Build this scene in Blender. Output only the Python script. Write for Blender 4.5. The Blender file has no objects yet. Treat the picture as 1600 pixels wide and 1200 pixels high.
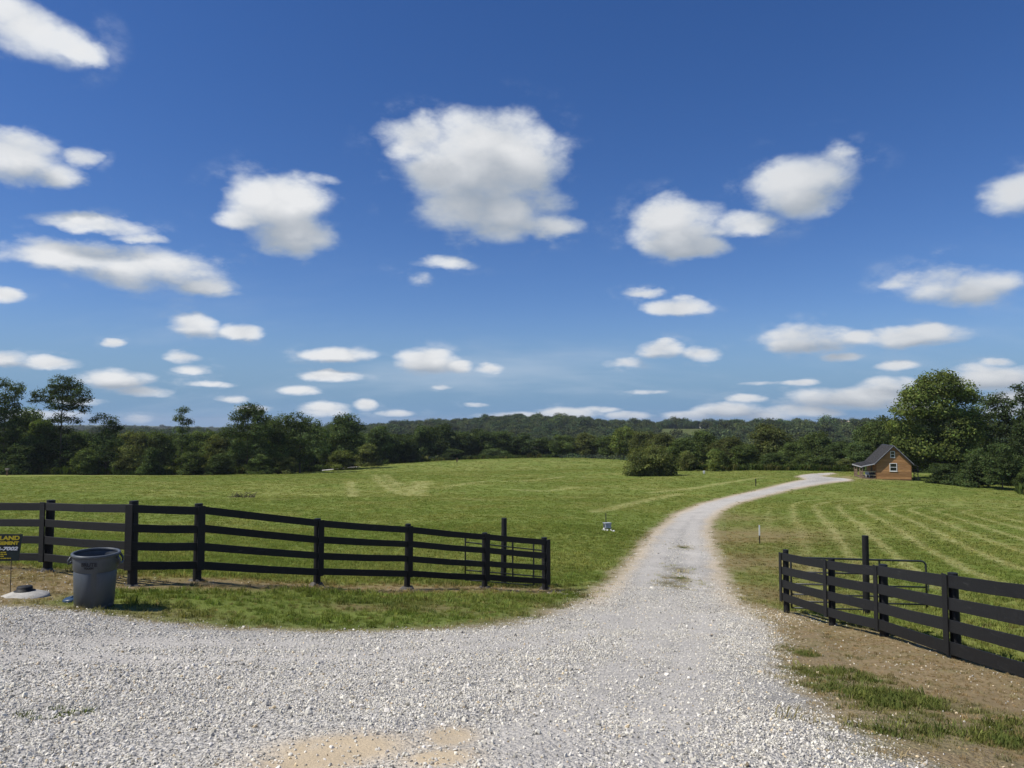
import bpy, bmesh, math, random
import numpy as np
from mathutils import Vector, Matrix

# ---------------------------------------------------------------- camera, sky, sun, exposure
scene = bpy.context.scene
COL = scene.collection
cam_d = bpy.data.cameras.new("camera"); cam = bpy.data.objects.new("camera", cam_d); COL.objects.link(cam)
cam_d.sensor_width = 36.0; cam_d.lens = 1150.0/1600.0*36.0
cam_d.clip_start = .05; cam_d.clip_end = 12000
cam.location = (0, 0, 1.6)
cam.rotation_euler = (math.radians(90)+math.atan(60.0/1150.0), 0, 0)
scene.camera = cam

SUN_ELEV, SUN_AZ = math.radians(52), math.radians(-104)      # azimuth from +Y towards +X
sun_d = bpy.data.lights.new("sun", 'SUN'); sun_d.energy = 5.0; sun_d.angle = math.radians(.53); sun_d.color = (1, .955, .87)
sun = bpy.data.objects.new("sun", sun_d); COL.objects.link(sun)
_to = Vector((math.sin(SUN_AZ)*math.cos(SUN_ELEV), math.cos(SUN_AZ)*math.cos(SUN_ELEV), math.sin(SUN_ELEV)))
sun.rotation_euler = (-_to).to_track_quat('-Z', 'Y').to_euler()
sun.location = (-60, 0, 80)

vs = scene.view_settings
vs.view_transform = 'Standard'; vs.look = 'None'; vs.gamma = 1; vs.exposure = 0.0
vs.use_curve_mapping = False
scene.render.engine = 'CYCLES'
scene.cycles.use_denoising = True
scene.cycles.max_bounces = 6; scene.cycles.diffuse_bounces = 3; scene.cycles.glossy_bounces = 2
scene.cycles.transmission_bounces = 4; scene.cycles.transparent_max_bounces = 6
scene.cycles.caustics_reflective = False; scene.cycles.caustics_refractive = False

world = bpy.data.worlds.new("World"); scene.world = world; world.use_nodes = True
WT = world.node_tree; WT.nodes.clear()
class G:
    """small helper for writing node graphs"""
    def __init__(s, t): s.t = t
    def n(s, kind, **kw):
        x = s.t.nodes.new(kind)
        for k, v in kw.items(): setattr(x, k, v)
        return x
    def put(s, sock, v):
        if isinstance(v, bpy.types.NodeSocket): s.t.links.new(v, sock)
        elif v is not None: sock.default_value = v
    def m(s, op, a, b=None, c=None, clamp=False):
        x = s.n('ShaderNodeMath', operation=op, use_clamp=clamp)
        for i, v in enumerate((a, b, c)): s.put(x.inputs[i], v)
        return x.outputs[0]
    def v(s, op, a, b=None, c=None, scale=None):
        x = s.n('ShaderNodeVectorMath', operation=op)
        for i, q in enumerate((a, b, c)):
            if q is not None: s.put(x.inputs[i], q)
        if scale is not None: s.put(x.inputs['Scale'], scale)
        return x.outputs['Value'] if op in ('DOT_PRODUCT', 'LENGTH', 'DISTANCE') else x.outputs[0]
    def mr(s, x, a, b, c=0., d=1., kind='SMOOTHSTEP'):
        q = s.n('ShaderNodeMapRange', interpolation_type=kind)
        for i, v in enumerate((x, a, b, c, d)): s.put(q.inputs[i], v)
        return q.outputs[0]
    def noise(s, vec, scale, detail=4, rough=.55, out='Fac', dist=0.):
        q = s.n('ShaderNodeTexNoise'); s.put(q.inputs['Vector'], vec)
        q.inputs['Scale'].default_value = scale; q.inputs['Detail'].default_value = detail
        q.inputs['Roughness'].default_value = rough; q.inputs['Distortion'].default_value = dist
        return q.outputs[out]
    def mix(s, f, a, b, blend='MIX'):
        q = s.n('ShaderNodeMix', data_type='RGBA', blend_type=blend)
        s.put(q.inputs[0], f); s.put(q.inputs[6], a); s.put(q.inputs[7], b)
        return q.outputs[2]
def rgba(c): return (c[0], c[1], c[2], 1.0)

def px_dir(u, v):                                            # bearing and height angle of a surveyed cloud edge
    p = math.atan(60.0/1150.0); a, b = (u-800)/1150.0, (600-v)/1150.0
    d = Vector((a, math.cos(p)-b*math.sin(p), math.sin(p)+b*math.cos(p))).normalized()
    return math.atan2(d.x, d.y), math.asin(d.z)
# cumulus lobes: x, y, half width, half height, thinness (0 = dense)
CLOUDS = [
 (25,35,105,55,.12),(95,62,55,28,.3),
 (20,240,85,45,0),(80,268,60,28,.15),(112,238,36,30,.2),
 (120,395,125,30,0),(235,422,120,36,0),(310,446,70,20,.1),(140,348,110,20,.2),(215,370,60,14,.3),
 (430,318,85,52,-.1),(455,358,72,42,-.1),(375,338,52,26,.1),(505,275,50,20,.62),
 (735,262,112,70,-.1),(825,252,70,62,-.05),(765,322,115,56,-.15),(655,215,62,40,.15),(765,222,95,55,-.15),(850,352,68,28,.1),
 (1055,352,80,46,0),(1085,380,62,28,.05),(1165,347,75,24,.25),(1255,285,90,54,-.05),(1300,262,50,44,.05),
 (1585,310,80,40,.25),(1495,445,115,34,.15),(1425,440,62,18,.45),
 (1262,528,78,26,-.1),(1430,525,86,22,-.1),(1342,530,55,12,.2),(1320,558,45,10,.4),
 (1050,480,54,19,0),(1008,455,42,12,.3),(1030,546,40,18,0),(1092,553,40,13,.2),(975,567,40,10,.4),
 (300,505,44,22,-.1),(378,514,38,15,0),(670,563,50,24,-.1),(715,572,26,10,.1),(530,553,62,15,0),(515,588,56,10,.1),
 (0,558,45,16,0),(78,566,54,14,0),(286,560,36,11,.1),(180,592,66,18,0),(225,612,50,11,.2),(465,610,35,9,.1),
 (690,414,66,17,.45),(655,440,32,13,.4),(10,460,36,18,0),(175,538,22,8,.1),(765,577,28,9,.3),(695,604,24,6,.4),
 (300,578,38,10,.3),(365,623,34,8,.2),(505,640,45,13,.1),(570,632,22,11,.1),(215,655,30,8,.2),
 (1335,620,125,22,-.1),(1390,600,62,16,.1),(1545,590,100,24,0),(1560,568,36,9,.3),(1400,572,45,9,.3),
 (1140,640,68,15,0),(1165,622,40,9,.2),(885,646,52,9,-.1),(800,650,58,8,-.1),(985,650,40,8,.1),(1250,640,70,14,0),(1600,620,90,26,0),
 (1480,612,70,16,.1),(1585,640,60,14,0),(1440,640,60,12,.1),(1075,650,45,9,0),(1200,650,50,8,.1),(1250,598,40,6,.3),(1190,598,50,5,.5),(1010,612,40,5,.5),(940,640,40,6,.4),(395,640,40,8,.3),(120,628,60,8,.3),(330,600,60,6,.5),(620,645,40,7,.3),(745,632,30,5,.5),
 (345,462,70,10,.66),(60,650,90,12,.1),
]
SKY_STRENGTH = 0.085
CLOUD_SHADE, CLOUD_LIT = (4.0, 4.55, 5.3), (9.9, 10.0, 10.1)
def build_world():
    g = G(WT)
    tc = g.n('ShaderNodeTexCoord'); d = tc.outputs['Generated']
    sep = g.n('ShaderNodeSeparateXYZ'); g.put(sep.inputs[0], d)
    X, Y, Z = sep.outputs
    az = g.m('ARCTAN2', X, Y); el = g.m('ARCSINE', Z)
    A = .80
    az = g.m('SUBTRACT', g.m('PINGPONG', g.m('ADD', az, A), 2*A), A)   # the same cloud field goes on all round
    comb = g.n('ShaderNodeCombineXYZ'); g.put(comb.inputs[0], az); g.put(comb.inputs[1], el)
    p = comb.outputs[0]
    zz = g.m('ADD', g.m('MAXIMUM', Z, 0.0), .42)
    q = g.v('SCALE', d, scale=g.m('DIVIDE', 1.0, zz))                  # flattened towards the horizon
    size = g.m('ADD', g.m('MAXIMUM', el, 0.0), .035)
    w1 = g.v('SUBTRACT', g.noise(q, 3.3, 3, .6, 'Color'), (.5, .5, .5))
    w2 = g.v('SUBTRACT', g.noise(q, 11.5, 4, .62, 'Color'), (.5, .5, .5))
    w = g.v('ADD', g.v('SCALE', w1, scale=.17), g.v('SCALE', w2, scale=.11))
    p = g.v('ADD', p, g.v('MULTIPLY', g.v('SCALE', w, scale=size), (1, .75, 0)))
    def field_group(name, smallest):
        gr = bpy.data.node_groups.new(name, 'ShaderNodeTree')
        gr.interface.new_socket("p", in_out='INPUT', socket_type='NodeSocketVector')
        gr.interface.new_socket("m", in_out='OUTPUT', socket_type='NodeSocketFloat')
        h = G(gr); gi = h.n('NodeGroupInput'); go = h.n('NodeGroupOutput')
        acc = None
        for (x, y, rx, ry, thin) in CLOUDS:
            if ry < smallest: continue
            if thin < 0: rx *= math.sqrt(1-thin); ry *= math.sqrt(1-thin); thin = 0
            rx *= 1.06; ry *= 1.10
            ca, ce = px_dir(x, y); a1, _ = px_dir(x-rx, y); a2, _ = px_dir(x+rx, y); _, e1 = px_dir(x, y-ry); _, e2 = px_dir(x, y+ry)
            sx, sy = 2/(a2-a1), 2/(e1-e2)
            flat = 15 < ry < 34
            if flat: ce -= .2/sy
            o = h.v('MULTIPLY_ADD', gi.outputs[0], (sx, sy, 0), (-ca*sx, -ce*sy, math.sqrt(thin)))
            if flat: o = h.v('MULTIPLY_ADD', h.v('MINIMUM', o, (0, 0, 0)), (0, .45, 0), o)
            m = h.v('DOT_PRODUCT', o, o)
            acc = m if acc is None else h.m('SMOOTH_MIN', acc, m, .25)
        h.put(go.inputs[0], acc)
        return gr
    def field(vec, smallest):
        x = g.n('ShaderNodeGroup'); x.node_tree = field_group('cloud_field', smallest); g.put(x.inputs[0], vec); return x.outputs[0]
    m0 = field(p, 0)
    sh = g.v('SCALE', g.v('SCALE', (-.42, .9, 0), scale=.13), scale=g.m('ADD', size, .02))
    m1 = field(g.v('ADD', p, sh), 15)
    n1 = g.noise(q, 8.5, 6, .62); 
    vo = g.n('ShaderNodeTexVoronoi', feature='F1'); vo.inputs['Scale'].default_value = 12.5
    g.put(vo.inputs['Vector'], g.v('ADD', q, g.v('SCALE', w2, scale=.07))); puff = g.m('SUBTRACT', .42, vo.outputs['Distance'])
    rag = g.m('ADD', g.m('MULTIPLY', g.m('SUBTRACT', n1, .5), 2.1), g.m('MULTIPLY', puff, .8))
    body = g.m('SUBTRACT', 1.0, g.m('MINIMUM', m0, 4.0))
    dens = g.m('ADD', g.m('MULTIPLY', body, 1.2), g.m('ADD', g.m('MULTIPLY', rag, .85), .12))
    alpha = g.m('MULTIPLY', g.mr(dens, -.12, .98), g.mr(body, -.9, .15))
    alpha = g.m('MAXIMUM', alpha, g.m('MULTIPLY', g.m('MULTIPLY', g.mr(body, -1.7, .2), g.mr(n1, .5, .78)), .45))   # torn shreds round the edges
    core = g.mr(dens, .2, 1.3)
    side = g.m('SUBTRACT', g.m('MINIMUM', m1, 5.0), g.m('MINIMUM', m0, 5.0))
    lit = g.mr(side, -.55, .95)
    lit = g.m('ADD', g.m('MULTIPLY', lit, .95), g.m('ADD', g.m('MULTIPLY', g.m('SUBTRACT', n1, .5), .5), g.m('MULTIPLY', puff, .55)), clamp=True)
    lit = g.m('MULTIPLY', lit, g.mr(az, -.3, .75, 1.0, .7, 'LINEAR'))    # clouds away from the sun side show more shaded flank
    cl = g.mix(lit, rgba(CLOUD_SHADE), rgba(CLOUD_LIT))
    cl = g.mix(g.m('MULTIPLY', g.m('SUBTRACT', 1.0, core), .3), cl, rgba((5.6, 7.4, 10.0)))
    sky = g.n('ShaderNodeTexSky', sky_type='NISHITA'); sky.sun_disc = False
    sky.sun_elevation = SUN_ELEV; sky.sun_rotation = SUN_AZ
    sky.altitude = 300; sky.air_density = 1.0; sky.dust_density = .25; sky.ozone_density = 3.0
    hs = g.n('ShaderNodeHueSaturation'); g.put(hs.inputs['Color'], sky.outputs[0]); hs.inputs['Saturation'].default_value = 1.22; hs.inputs['Hue'].default_value = .503
    base = g.mix(1.0, hs.outputs[0], rgba((.86, .93, 1.18)), 'MULTIPLY')
    base = g.mix(g.mr(Z, .16, -.005), base, rgba((2.0, 3.8, 6.2)))       # pale band of thick air along the horizon
    veil = g.m('MULTIPLY', g.mr(g.noise(g.v('MULTIPLY', q, (.35, 1, 1)), 2.4, 5, .6), .48, .75), g.m('MULTIPLY', g.mr(Z, .24, .05), .42))
    base = g.mix(veil, base, rgba((6.3, 7.4, 8.8)))                      # thin streaks low in the sky
    up = g.mr(Z, -.02, .02)
    alpha = g.m('MULTIPLY', g.m('MULTIPLY', alpha, up), .97)
    col = g.mix(alpha, base, cl)
    bg = g.n('ShaderNodeBackground'); g.put(bg.inputs[0], col); bg.inputs[1].default_value = SKY_STRENGTH
    out = g.n('ShaderNodeOutputWorld'); g.put(out.inputs[0], bg.outputs[0])
build_world()
world.cycles.sampling_method = 'MANUAL'; world.cycles.sample_map_resolution = 256
# ---------------------------------------------------------------- helpers
RNG = np.random.default_rng(7)
def tag(o, label=None, cat=None, group=None, kind=None):
    if label: o['label'] = label
    if cat: o['category'] = cat
    if group: o['group'] = group
    if kind: o['kind'] = kind
    return o
def link(o, parent=None):
    COL.objects.link(o)
    if parent is not None: o.parent = parent
    return o
def empty(name, loc=(0, 0, 0), rz=0.0):
    o = bpy.data.objects.new(name, None); o.empty_display_size = .2
    o.location = loc; o.rotation_euler = (0, 0, rz); return link(o)
def np_mesh(name, v, f, mat=None, smooth=False):
    """v (n,3), f (m,k) arrays of one polygon size"""
    v = np.asarray(v, np.float32); f = np.asarray(f, np.int32)
    me = bpy.data.meshes.new(name)
    me.vertices.add(len(v)); me.vertices.foreach_set('co', v.ravel())
    k = f.shape[1]
    me.loops.add(f.size); me.loops.foreach_set('vertex_index', f.ravel())
    me.polygons.add(len(f)); me.polygons.foreach_set('loop_start', np.arange(0, f.size, k, dtype=np.int32))
    me.polygons.foreach_set('loop_total', np.full(len(f), k, np.int32))
    if smooth: me.polygons.foreach_set('use_smooth', np.ones(len(f), bool))
    me.update(calc_edges=True)
    if mat: me.materials.append(mat)
    return me
def vattr(me, name, data, kind='FLOAT_VECTOR', dom='POINT'):
    a = me.attributes.new(name, kind, dom)
    a.data.foreach_set('vector' if kind == 'FLOAT_VECTOR' else 'value', np.asarray(data, np.float32 if kind != 'INT' else np.int32).ravel())
class MB:
    """collects shapes into one mesh"""
    def __init__(s): s.v = []; s.f = []
    def add(s, vs, fs):
        o = len(s.v); s.v += [tuple(map(float, q)) for q in vs]; s.f += [[i+o for i in q] for q in fs]; return s
    def box(s, x0, x1, y0, y1, z0, z1):
        return s.add([(x0,y0,z0),(x1,y0,z0),(x1,y1,z0),(x0,y1,z0),(x0,y0,z1),(x1,y0,z1),(x1,y1,z1),(x0,y1,z1)],
                     [(0,3,2,1),(4,5,6,7),(0,1,5,4),(1,2,6,5),(2,3,7,6),(3,0,4,7)])
    def bar(s, a, b, w, h, up=(0, 0, 1), ext=0.0):
        """a board from a to b, w across, h along up"""
        a, b = Vector(a), Vector(b); d = (b-a).normalized(); a = a-d*ext; b = b+d*ext
        up = Vector(up); sd = d.cross(up).normalized(); up2 = sd.cross(d).normalized()
        vs = []
        for p in (a, b):
            for i, j in ((-1,-1),(1,-1),(1,1),(-1,1)): vs.append(p+sd*(i*w/2)+up2*(j*h/2))
        return s.add(vs, [(0,3,2,1)[::-1],(4,5,6,7)[::-1],(0,1,5,4)[::-1],(1,2,6,5)[::-1],(2,3,7,6)[::-1],(3,0,4,7)[::-1]])
    def tube(s, pts, rad, n=8, caps=True):
        pts = [Vector(p) for p in pts]; R = rad if hasattr(rad, '__len__') else [rad]*len(pts)
        vs = []; fs = []; side = None
        for i, p in enumerate(pts):
            d = (pts[min(i+1, len(pts)-1)]-pts[max(i-1, 0)]).normalized()
            if side is None:
                side = d.cross(Vector((0, 0, 1))) if abs(d.z) < .9 else d.cross(Vector((1, 0, 0)))
            side = (side - d*side.dot(d)).normalized(); up = d.cross(side)
            for k in range(n):
                a = 2*math.pi*k/n; vs.append(p+(side*math.cos(a)+up*math.sin(a))*R[i])
        for i in range(len(pts)-1):
            for k in range(n):
                fs.append((i*n+k, i*n+(k+1)%n, (i+1)*n+(k+1)%n, (i+1)*n+k))
        if caps:
            fs.append(tuple(range(n))[::-1]); fs.append(tuple((len(pts)-1)*n+k for k in range(n)))
        return s.add(vs, fs)
    def lathe(s, prof, n=32, c=(0, 0, 0)):
        vs = []; fs = []
        for (r, z) in prof:
            for k in range(n):
                a = 2*math.pi*k/n; vs.append((c[0]+r*math.cos(a), c[1]+r*math.sin(a), c[2]+z))
        for i in range(len(prof)-1):
            for k in range(n):
                fs.append((i*n+k, i*n+(k+1)%n, (i+1)*n+(k+1)%n, (i+1)*n+k))
        return s.add(vs, fs)
    def prism(s, poly, y0, y1):
        """polygon in x,z pushed along y"""
        n = len(poly)
        vs = [(x, y0, z) for x, z in poly]+[(x, y1, z) for x, z in poly]
        fs = [tuple(range(n)), tuple(range(2*n-1, n-1, -1))]+[(i+n, (i+1)%n+n, (i+1)%n, i) for i in range(n)]
        return s.add(vs, fs)
    def mesh(s, name, mat, smooth=False):
        me = bpy.data.meshes.new(name); me.from_pydata(s.v, [], s.f); me.update()
        if smooth:
            for p in me.polygons: p.use_smooth = True
        if mat: me.materials.append(mat)
        return me
    def build(s, name, mat, parent=None, smooth=False, bevel=0.0):
        me = s.mesh(name, mat, smooth)
        bm = bmesh.new(); bm.from_mesh(me); bmesh.ops.recalc_face_normals(bm, faces=bm.faces)
        if bevel: bmesh.ops.bevel(bm, geom=list(bm.edges), offset=bevel, segments=1, affect='EDGES')
        bm.to_mesh(me); bm.free()
        return link(bpy.data.objects.new(name, me), parent)
# value noise for laying out ground cover
_H = np.random.default_rng(3).random((256, 256))
def vnoise(x, y, s):
    x = np.asarray(x)/s+1000.3; y = np.asarray(y)/s+1000.7
    i = np.floor(x).astype(int); j = np.floor(y).astype(int); fx = x-i; fy = y-j
    fx = fx*fx*(3-2*fx); fy = fy*fy*(3-2*fy)
    a = _H[i % 256, j % 256]; b = _H[(i+1) % 256, j % 256]; c = _H[i % 256, (j+1) % 256]; d = _H[(i+1) % 256, (j+1) % 256]
    return (a*(1-fx)+b*fx)*(1-fy)+(c*(1-fx)+d*fx)*fy
def fbm(x, y, s, o=4):
    t = 0; a = 1; n = 0
    for k in range(o): t = t+a*vnoise(x+k*17.3, y-k*9.1, s/2**k); n += a; a *= .55
    return t/n
# materials
def material(name):
    m = bpy.data.materials.new(name); m.use_nodes = True; m.node_tree.nodes.clear(); return m, G(m.node_tree)
def finish(g, bsdf, disp=None):
    o = g.n('ShaderNodeOutputMaterial'); g.put(o.inputs[0], bsdf)
def principled(g, col, rough=.7, spec=.3, metal=0., normal=None):
    b = g.n('ShaderNodeBsdfPrincipled'); g.put(b.inputs['Base Color'], col); g.put(b.inputs['Roughness'], rough)
    b.inputs['Specular IOR Level'].default_value = spec; b.inputs['Metallic'].default_value = metal
    if normal is not None: g.put(b.inputs['Normal'], normal)
    return b
def bump(g, h, strength=.4, dist=.02):
    b = g.n('ShaderNodeBump'); b.inputs['Strength'].default_value = strength; b.inputs['Distance'].default_value = dist
    g.put(b.inputs['Height'], h); return b.outputs[0]
def plain(name, col, rough=.6, spec=.3, metal=0., var=.15, scale=6.0, bscale=None, bstr=.2, stretch=(1, 1, 1)):
    """one paint or material with mottling, wear and fine relief"""
    m, g = material(name)
    tc = g.n('ShaderNodeTexCoord').outputs['Object']
    tc = g.v('MULTIPLY', tc, stretch)
    n = g.noise(tc, scale, 6, .6); n2 = g.noise(tc, scale*6, 4, .6)
    f = g.m('ADD', g.m('MULTIPLY', n, .7), g.m('MULTIPLY', n2, .3))
    lo = tuple(c*(1-var*1.6) for c in col); hi = tuple(min(1, c*(1+var*1.6)) for c in col)
    c = g.mix(g.mr(f, .3, .7), rgba(lo), rgba(hi))
    nb = bump(g, g.noise(tc, bscale or scale*10, 4, .6), bstr, .01)
    r = g.mr(n2, .2, .8, max(.05, rough-.1), min(1, rough+.1), 'LINEAR')
    b = principled(g, c, r, spec, metal, nb); finish(g, b.outputs[0]); return m
# scattering of countless small things
def scatter(name, pos, rot, scl, idx, tint, protos):
    me = bpy.data.meshes.new(name)
    me.vertices.add(len(pos)); me.vertices.foreach_set('co', np.asarray(pos, np.float32).ravel())
    vattr(me, 'rot', rot); vattr(me, 'scl', scl); vattr(me, 'tint', tint); vattr(me, 'idx', idx, 'INT')
    me.update()
    o = link(bpy.data.objects.new(name, me))
    t = bpy.data.node_groups.new(name+'_scatter', 'GeometryNodeTree')
    t.interface.new_socket("Geometry", in_out='INPUT', socket_type='NodeSocketGeometry')
    t.interface.new_socket("Geometry", in_out='OUTPUT', socket_type='NodeSocketGeometry')
    gi = t.nodes.new('NodeGroupInput'); go = t.nodes.new('NodeGroupOutput'); jo = t.nodes.new('GeometryNodeJoinGeometry')
    def named(n, ty):
        a = t.nodes.new('GeometryNodeInputNamedAttribute'); a.data_type = ty; a.inputs[0].default_value = n
        return a.outputs[0]
    ro = t.nodes.new('FunctionNodeEulerToRotation'); t.links.new(named('rot', 'FLOAT_VECTOR'), ro.inputs[0])
    sc = named('scl', 'FLOAT_VECTOR'); ix = named('idx', 'INT')
    for k, p in enumerate(protos):
        oi = t.nodes.new('GeometryNodeObjectInfo'); oi.inputs['Object'].default_value = p; oi.inputs['As Instance'].default_value = True
        ip = t.nodes.new('GeometryNodeInstanceOnPoints')
        cp = t.nodes.new('FunctionNodeCompare'); cp.data_type = 'INT'; cp.operation = 'EQUAL'
        ins = [s for s in cp.inputs if s.enabled and s.type == 'INT']
        t.links.new(ix, ins[0]); ins[1].default_value = k
        t.links.new(gi.outputs[0], ip.inputs['Points']); t.links.new(cp.outputs[0], ip.inputs['Selection'])
        t.links.new(oi.outputs['Geometry'], ip.inputs['Instance'])
        t.links.new(ro.outputs[0], ip.inputs['Rotation']); t.links.new(sc, ip.inputs['Scale'])
        t.links.new(ip.outputs[0], jo.inputs[0])
    t.links.new(jo.outputs[0], go.inputs[0])
    md = o.modifiers.new('scatter', 'NODES'); md.node_group = t
    return o
def tint_node(g):
    a = g.n('ShaderNodeAttribute', attribute_type='INSTANCER'); a.attribute_name = 'tint'; return a.outputs['Vector']
def col_node(g, name='col'):
    a = g.n('ShaderNodeAttribute', attribute_type='GEOMETRY'); a.attribute_name = name; return a.outputs['Vector']
# ---------------------------------------------------------------- terrain
# surveyed ground points: (pixel x, pixel y, forward distance); the pixel only gives bearing and drop below eye level
F_PX, PITCH, EYE = 1150.0, math.atan(60.0/1150.0), 1.6
CP, SP = math.cos(PITCH), math.sin(PITCH)
def ray(u, v):
    a, b = (u-800.0)/F_PX, (600.0-v)/F_PX
    d = np.array([a, CP - b*SP, SP + b*CP])
    return d/d[1]
def at(u, v, d):
    r = ray(u, v)*d
    return np.array([r[0], r[1], r[2]+EYE])
SURVEY = [
 (855,922,20.3),(760,920,19.0),(640,920,17.8),(500,915,16.1),(312,910,14.0),(200,917,13.4),(65,894,14.5),
 (1222,957,18.5),(1292,977,15.8),(1375,995,13.75),(1490,1028,11.1),(1447,957,19.0),(1346,963,18.0),
 (150,950,10.7),(480,990,10.3),(760,990,10.8),(1040,1000,11.6),(1180,1100,6.6),(800,1190,3.75),(300,1100,5.6),
 (1040,926,21),(1050,900,26),(1055,875,31),(1064,850,38),(948,830,39),(1187,850,37),(1075,820,48),(1110,795,60),
 (1150,785,66),(1200,770,78),(1250,758,91),(1300,748,106),(1395,750,110),(1330,748,109),(1250,735,135),
 (1600,777,82),(1500,764,95),(1500,850,36),(1300,822,45),(1500,800,58),(1400,770,83),(1250,790,62),(1590,930,17.5),
 (0,742,140),(150,742,141),(300,742,145),(500,736,168),(570,728,190),(700,720,220),(900,716,230),
 (400,775,74),(100,762,92),(700,775,72),(700,750,103),(900,760,88),(950,738,128),(975,746,118),(1100,740,124),
 (800,860,32),(600,860,31),(400,830,39),(100,830,38),(0,795,52),(300,885,18.5),(600,800,54),(880,800,54),(250,748,200),(0,750,200),(60,746,255),(420,744,230),(800,735,150),
]
PTS = np.array([at(*s) for s in SURVEY] + [
 (0,0,0.0),(-3,1,.05),(3,1,-.15),(0,-8,.35),(-40,0,.2),(40,5,-2.6),(0,-40,.8),(-45,-40,1.2),(45,-40,-.5),(-60,40,-2.6),(70,40,-5.2),
 (-120,60,-5.5),(130,60,-7),(-200,120,-8),(150,130,-9),(110,220,-13),(40,180,-9.6),(-150,260,-12),(0,300,-16),(100,300,-17),(220,220,-14),(-260,220,-12),(-90,320,-15)])
def _u(r2): return np.where(r2 > 1e-9, .5*r2*np.log(np.maximum(r2, 1e-9)), 0.0)
_n = len(PTS)
_S = 0.02
_A = np.zeros((_n+3, _n+3))
_P = PTS[:, :2]*_S
_A[:_n, :_n] = _u(((_P[:, None]-_P[None])**2).sum(-1)) + np.eye(_n)*2e-4
_A[:_n, _n] = 1; _A[:_n, _n+1:] = _P
_A[_n, :_n] = 1; _A[_n+1:, :_n] = _P.T
_W = np.linalg.solve(_A, np.concatenate([PTS[:, 2], np.zeros(3)]))
def sstep(a, b, x):
    t = np.clip((x-a)/(b-a), 0, 1)
    return t*t*(3-2*t)
# ridge tops by bearing (pixel column of the skyline, pixel row); trees of about 11 m stand on it
SKY_X = np.array([-900,-200,0,150,350,520,600,700,800,880,960,1040,1150,1250,1400,1700,2600.])
SKY_Y = np.array([672, 670, 670,669,669,664,661,655,648,650,657,656,656,657,656,656,662.])
RIDGE_D = 950.0
def far_ground(x, y):
    r = np.hypot(x, y); az = np.arctan2(x, y)
    col = 800 + F_PX*np.tan(np.clip(az, -1.1, 1.1))
    top = EYE + (660-np.interp(col, SKY_X, SKY_Y))/F_PX*RIDGE_D - 11.0
    lump = 2.5*np.sin(az*23+1.0) + 3.0*np.sin(x*.011+y*.007) + 2.0*np.sin(y*.019-x*.013)
    valley = -30 + .5*lump
    z = valley + (top-valley)*sstep(430, RIDGE_D, r)
    z = z + lump*.5*sstep(400, 600, r)*(1-sstep(700, 930, r))
    z = z - 45*sstep(1000, 1600, r)
    left = sstep(.16, -.1, az)
    z = z + (30*left + 12*(1-left) + 9*np.sin(az*9+.5) + 5*np.sin(az*21))*sstep(1700, 2700, r)
    return z
def ground(x, y):
    x = np.asarray(x, float); y = np.asarray(y, float)
    sh = x.shape; x = x.ravel(); y = y.ravel()
    out = np.empty_like(x)
    for i in range(0, len(x), 40000):
        p = np.stack([x[i:i+40000], y[i:i+40000]], -1)*_S
        rr = np.hypot(p[:, 0], p[:, 1])
        k = np.minimum(1, 7.0/np.maximum(rr, 1e-6)); q = p*k[:, None]   # hold the survey's edge value beyond 350 m
        out[i:i+40000] = _u(((q[:, None]-_P[None])**2).sum(-1))@_W[:_n] + _W[_n] + q@_W[_n+1:]
    r = np.hypot(x, y)
    w = sstep(250, 380, r)
    out = out*(1-w) + far_ground(x, y)*w
    return out.reshape(sh)
def gz(x, y): return float(ground(np.array([x]), np.array([y]))[0])
def hit(u, v, dmax=400.0):
    """where the line of sight of a surveyed bearing meets the ground"""
    r = ray(u, v); t = np.concatenate([np.arange(1.5, 60, .1), np.arange(60, dmax, .5)])
    g = ground(r[0]*t, t); z = EYE + r[2]*t
    i = np.argmax(z <= g)
    if z[i] > g[i]: i = len(t)-1
    if i == 0: return np.array([r[0]*t[0], t[0], g[0]])
    a, b = z[i-1]-g[i-1], g[i]-z[i]
    tt = t[i-1] + (t[i]-t[i-1])*a/max(a+b, 1e-9)
    return np.array([r[0]*tt, tt, gz(r[0]*tt, tt)])
# ---------------------------------------------------------------- layout of the drive, fences and worn ground (world metres)
def W2(lst): return np.array([hit(u, v)[:2] for u, v in lst])
_LEFT = W2([(0,951),(60,953),(120,958),(180,968),(235,979),(330,985),(420,988),(520,992),(620,990),(720,987),(800,981),(860,966),(910,943),(950,916),
            (975,893),(992,870),(1008,848),(1028,826),(1055,804),(1094,788),(1140,776),(1181,767),(1237,753.5),(1258,749.5),(1247,745),(1252,742.5),(1270,740.5),(1304,738.8),(1306,740.6),(1282,744.4),(1300,746.5),(1330,748.8)])
_RIGHT = W2([(1400,1198),(1335,1165),(1285,1130),(1245,1092),(1212,1060),(1200,1025),(1205,1000),(1200,975),(1168,955),(1145,935),(1132,910),(1121,880),(1112,850),(1108,830),(1110,815),(1122,802),(1146,789),(1181,779),(1237,765.5),(1294,755),(1330,751.6)])
DRIVE = np.concatenate([[(-60, 15.5), (-22, 11.6)], _LEFT, _RIGHT[::-1], [(2.3, 0.0), (3.5, -6), (12, -14), (-60, -14)]])
RIGHT_EDGE = _RIGHT[np.argsort(_RIGHT[:, 1])]; RIGHT_EDGE = RIGHT_EDGE[RIGHT_EDGE[:, 1] < 30]
RIGHT_ALL = _RIGHT[np.argsort(_RIGHT[:, 1])]
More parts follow.
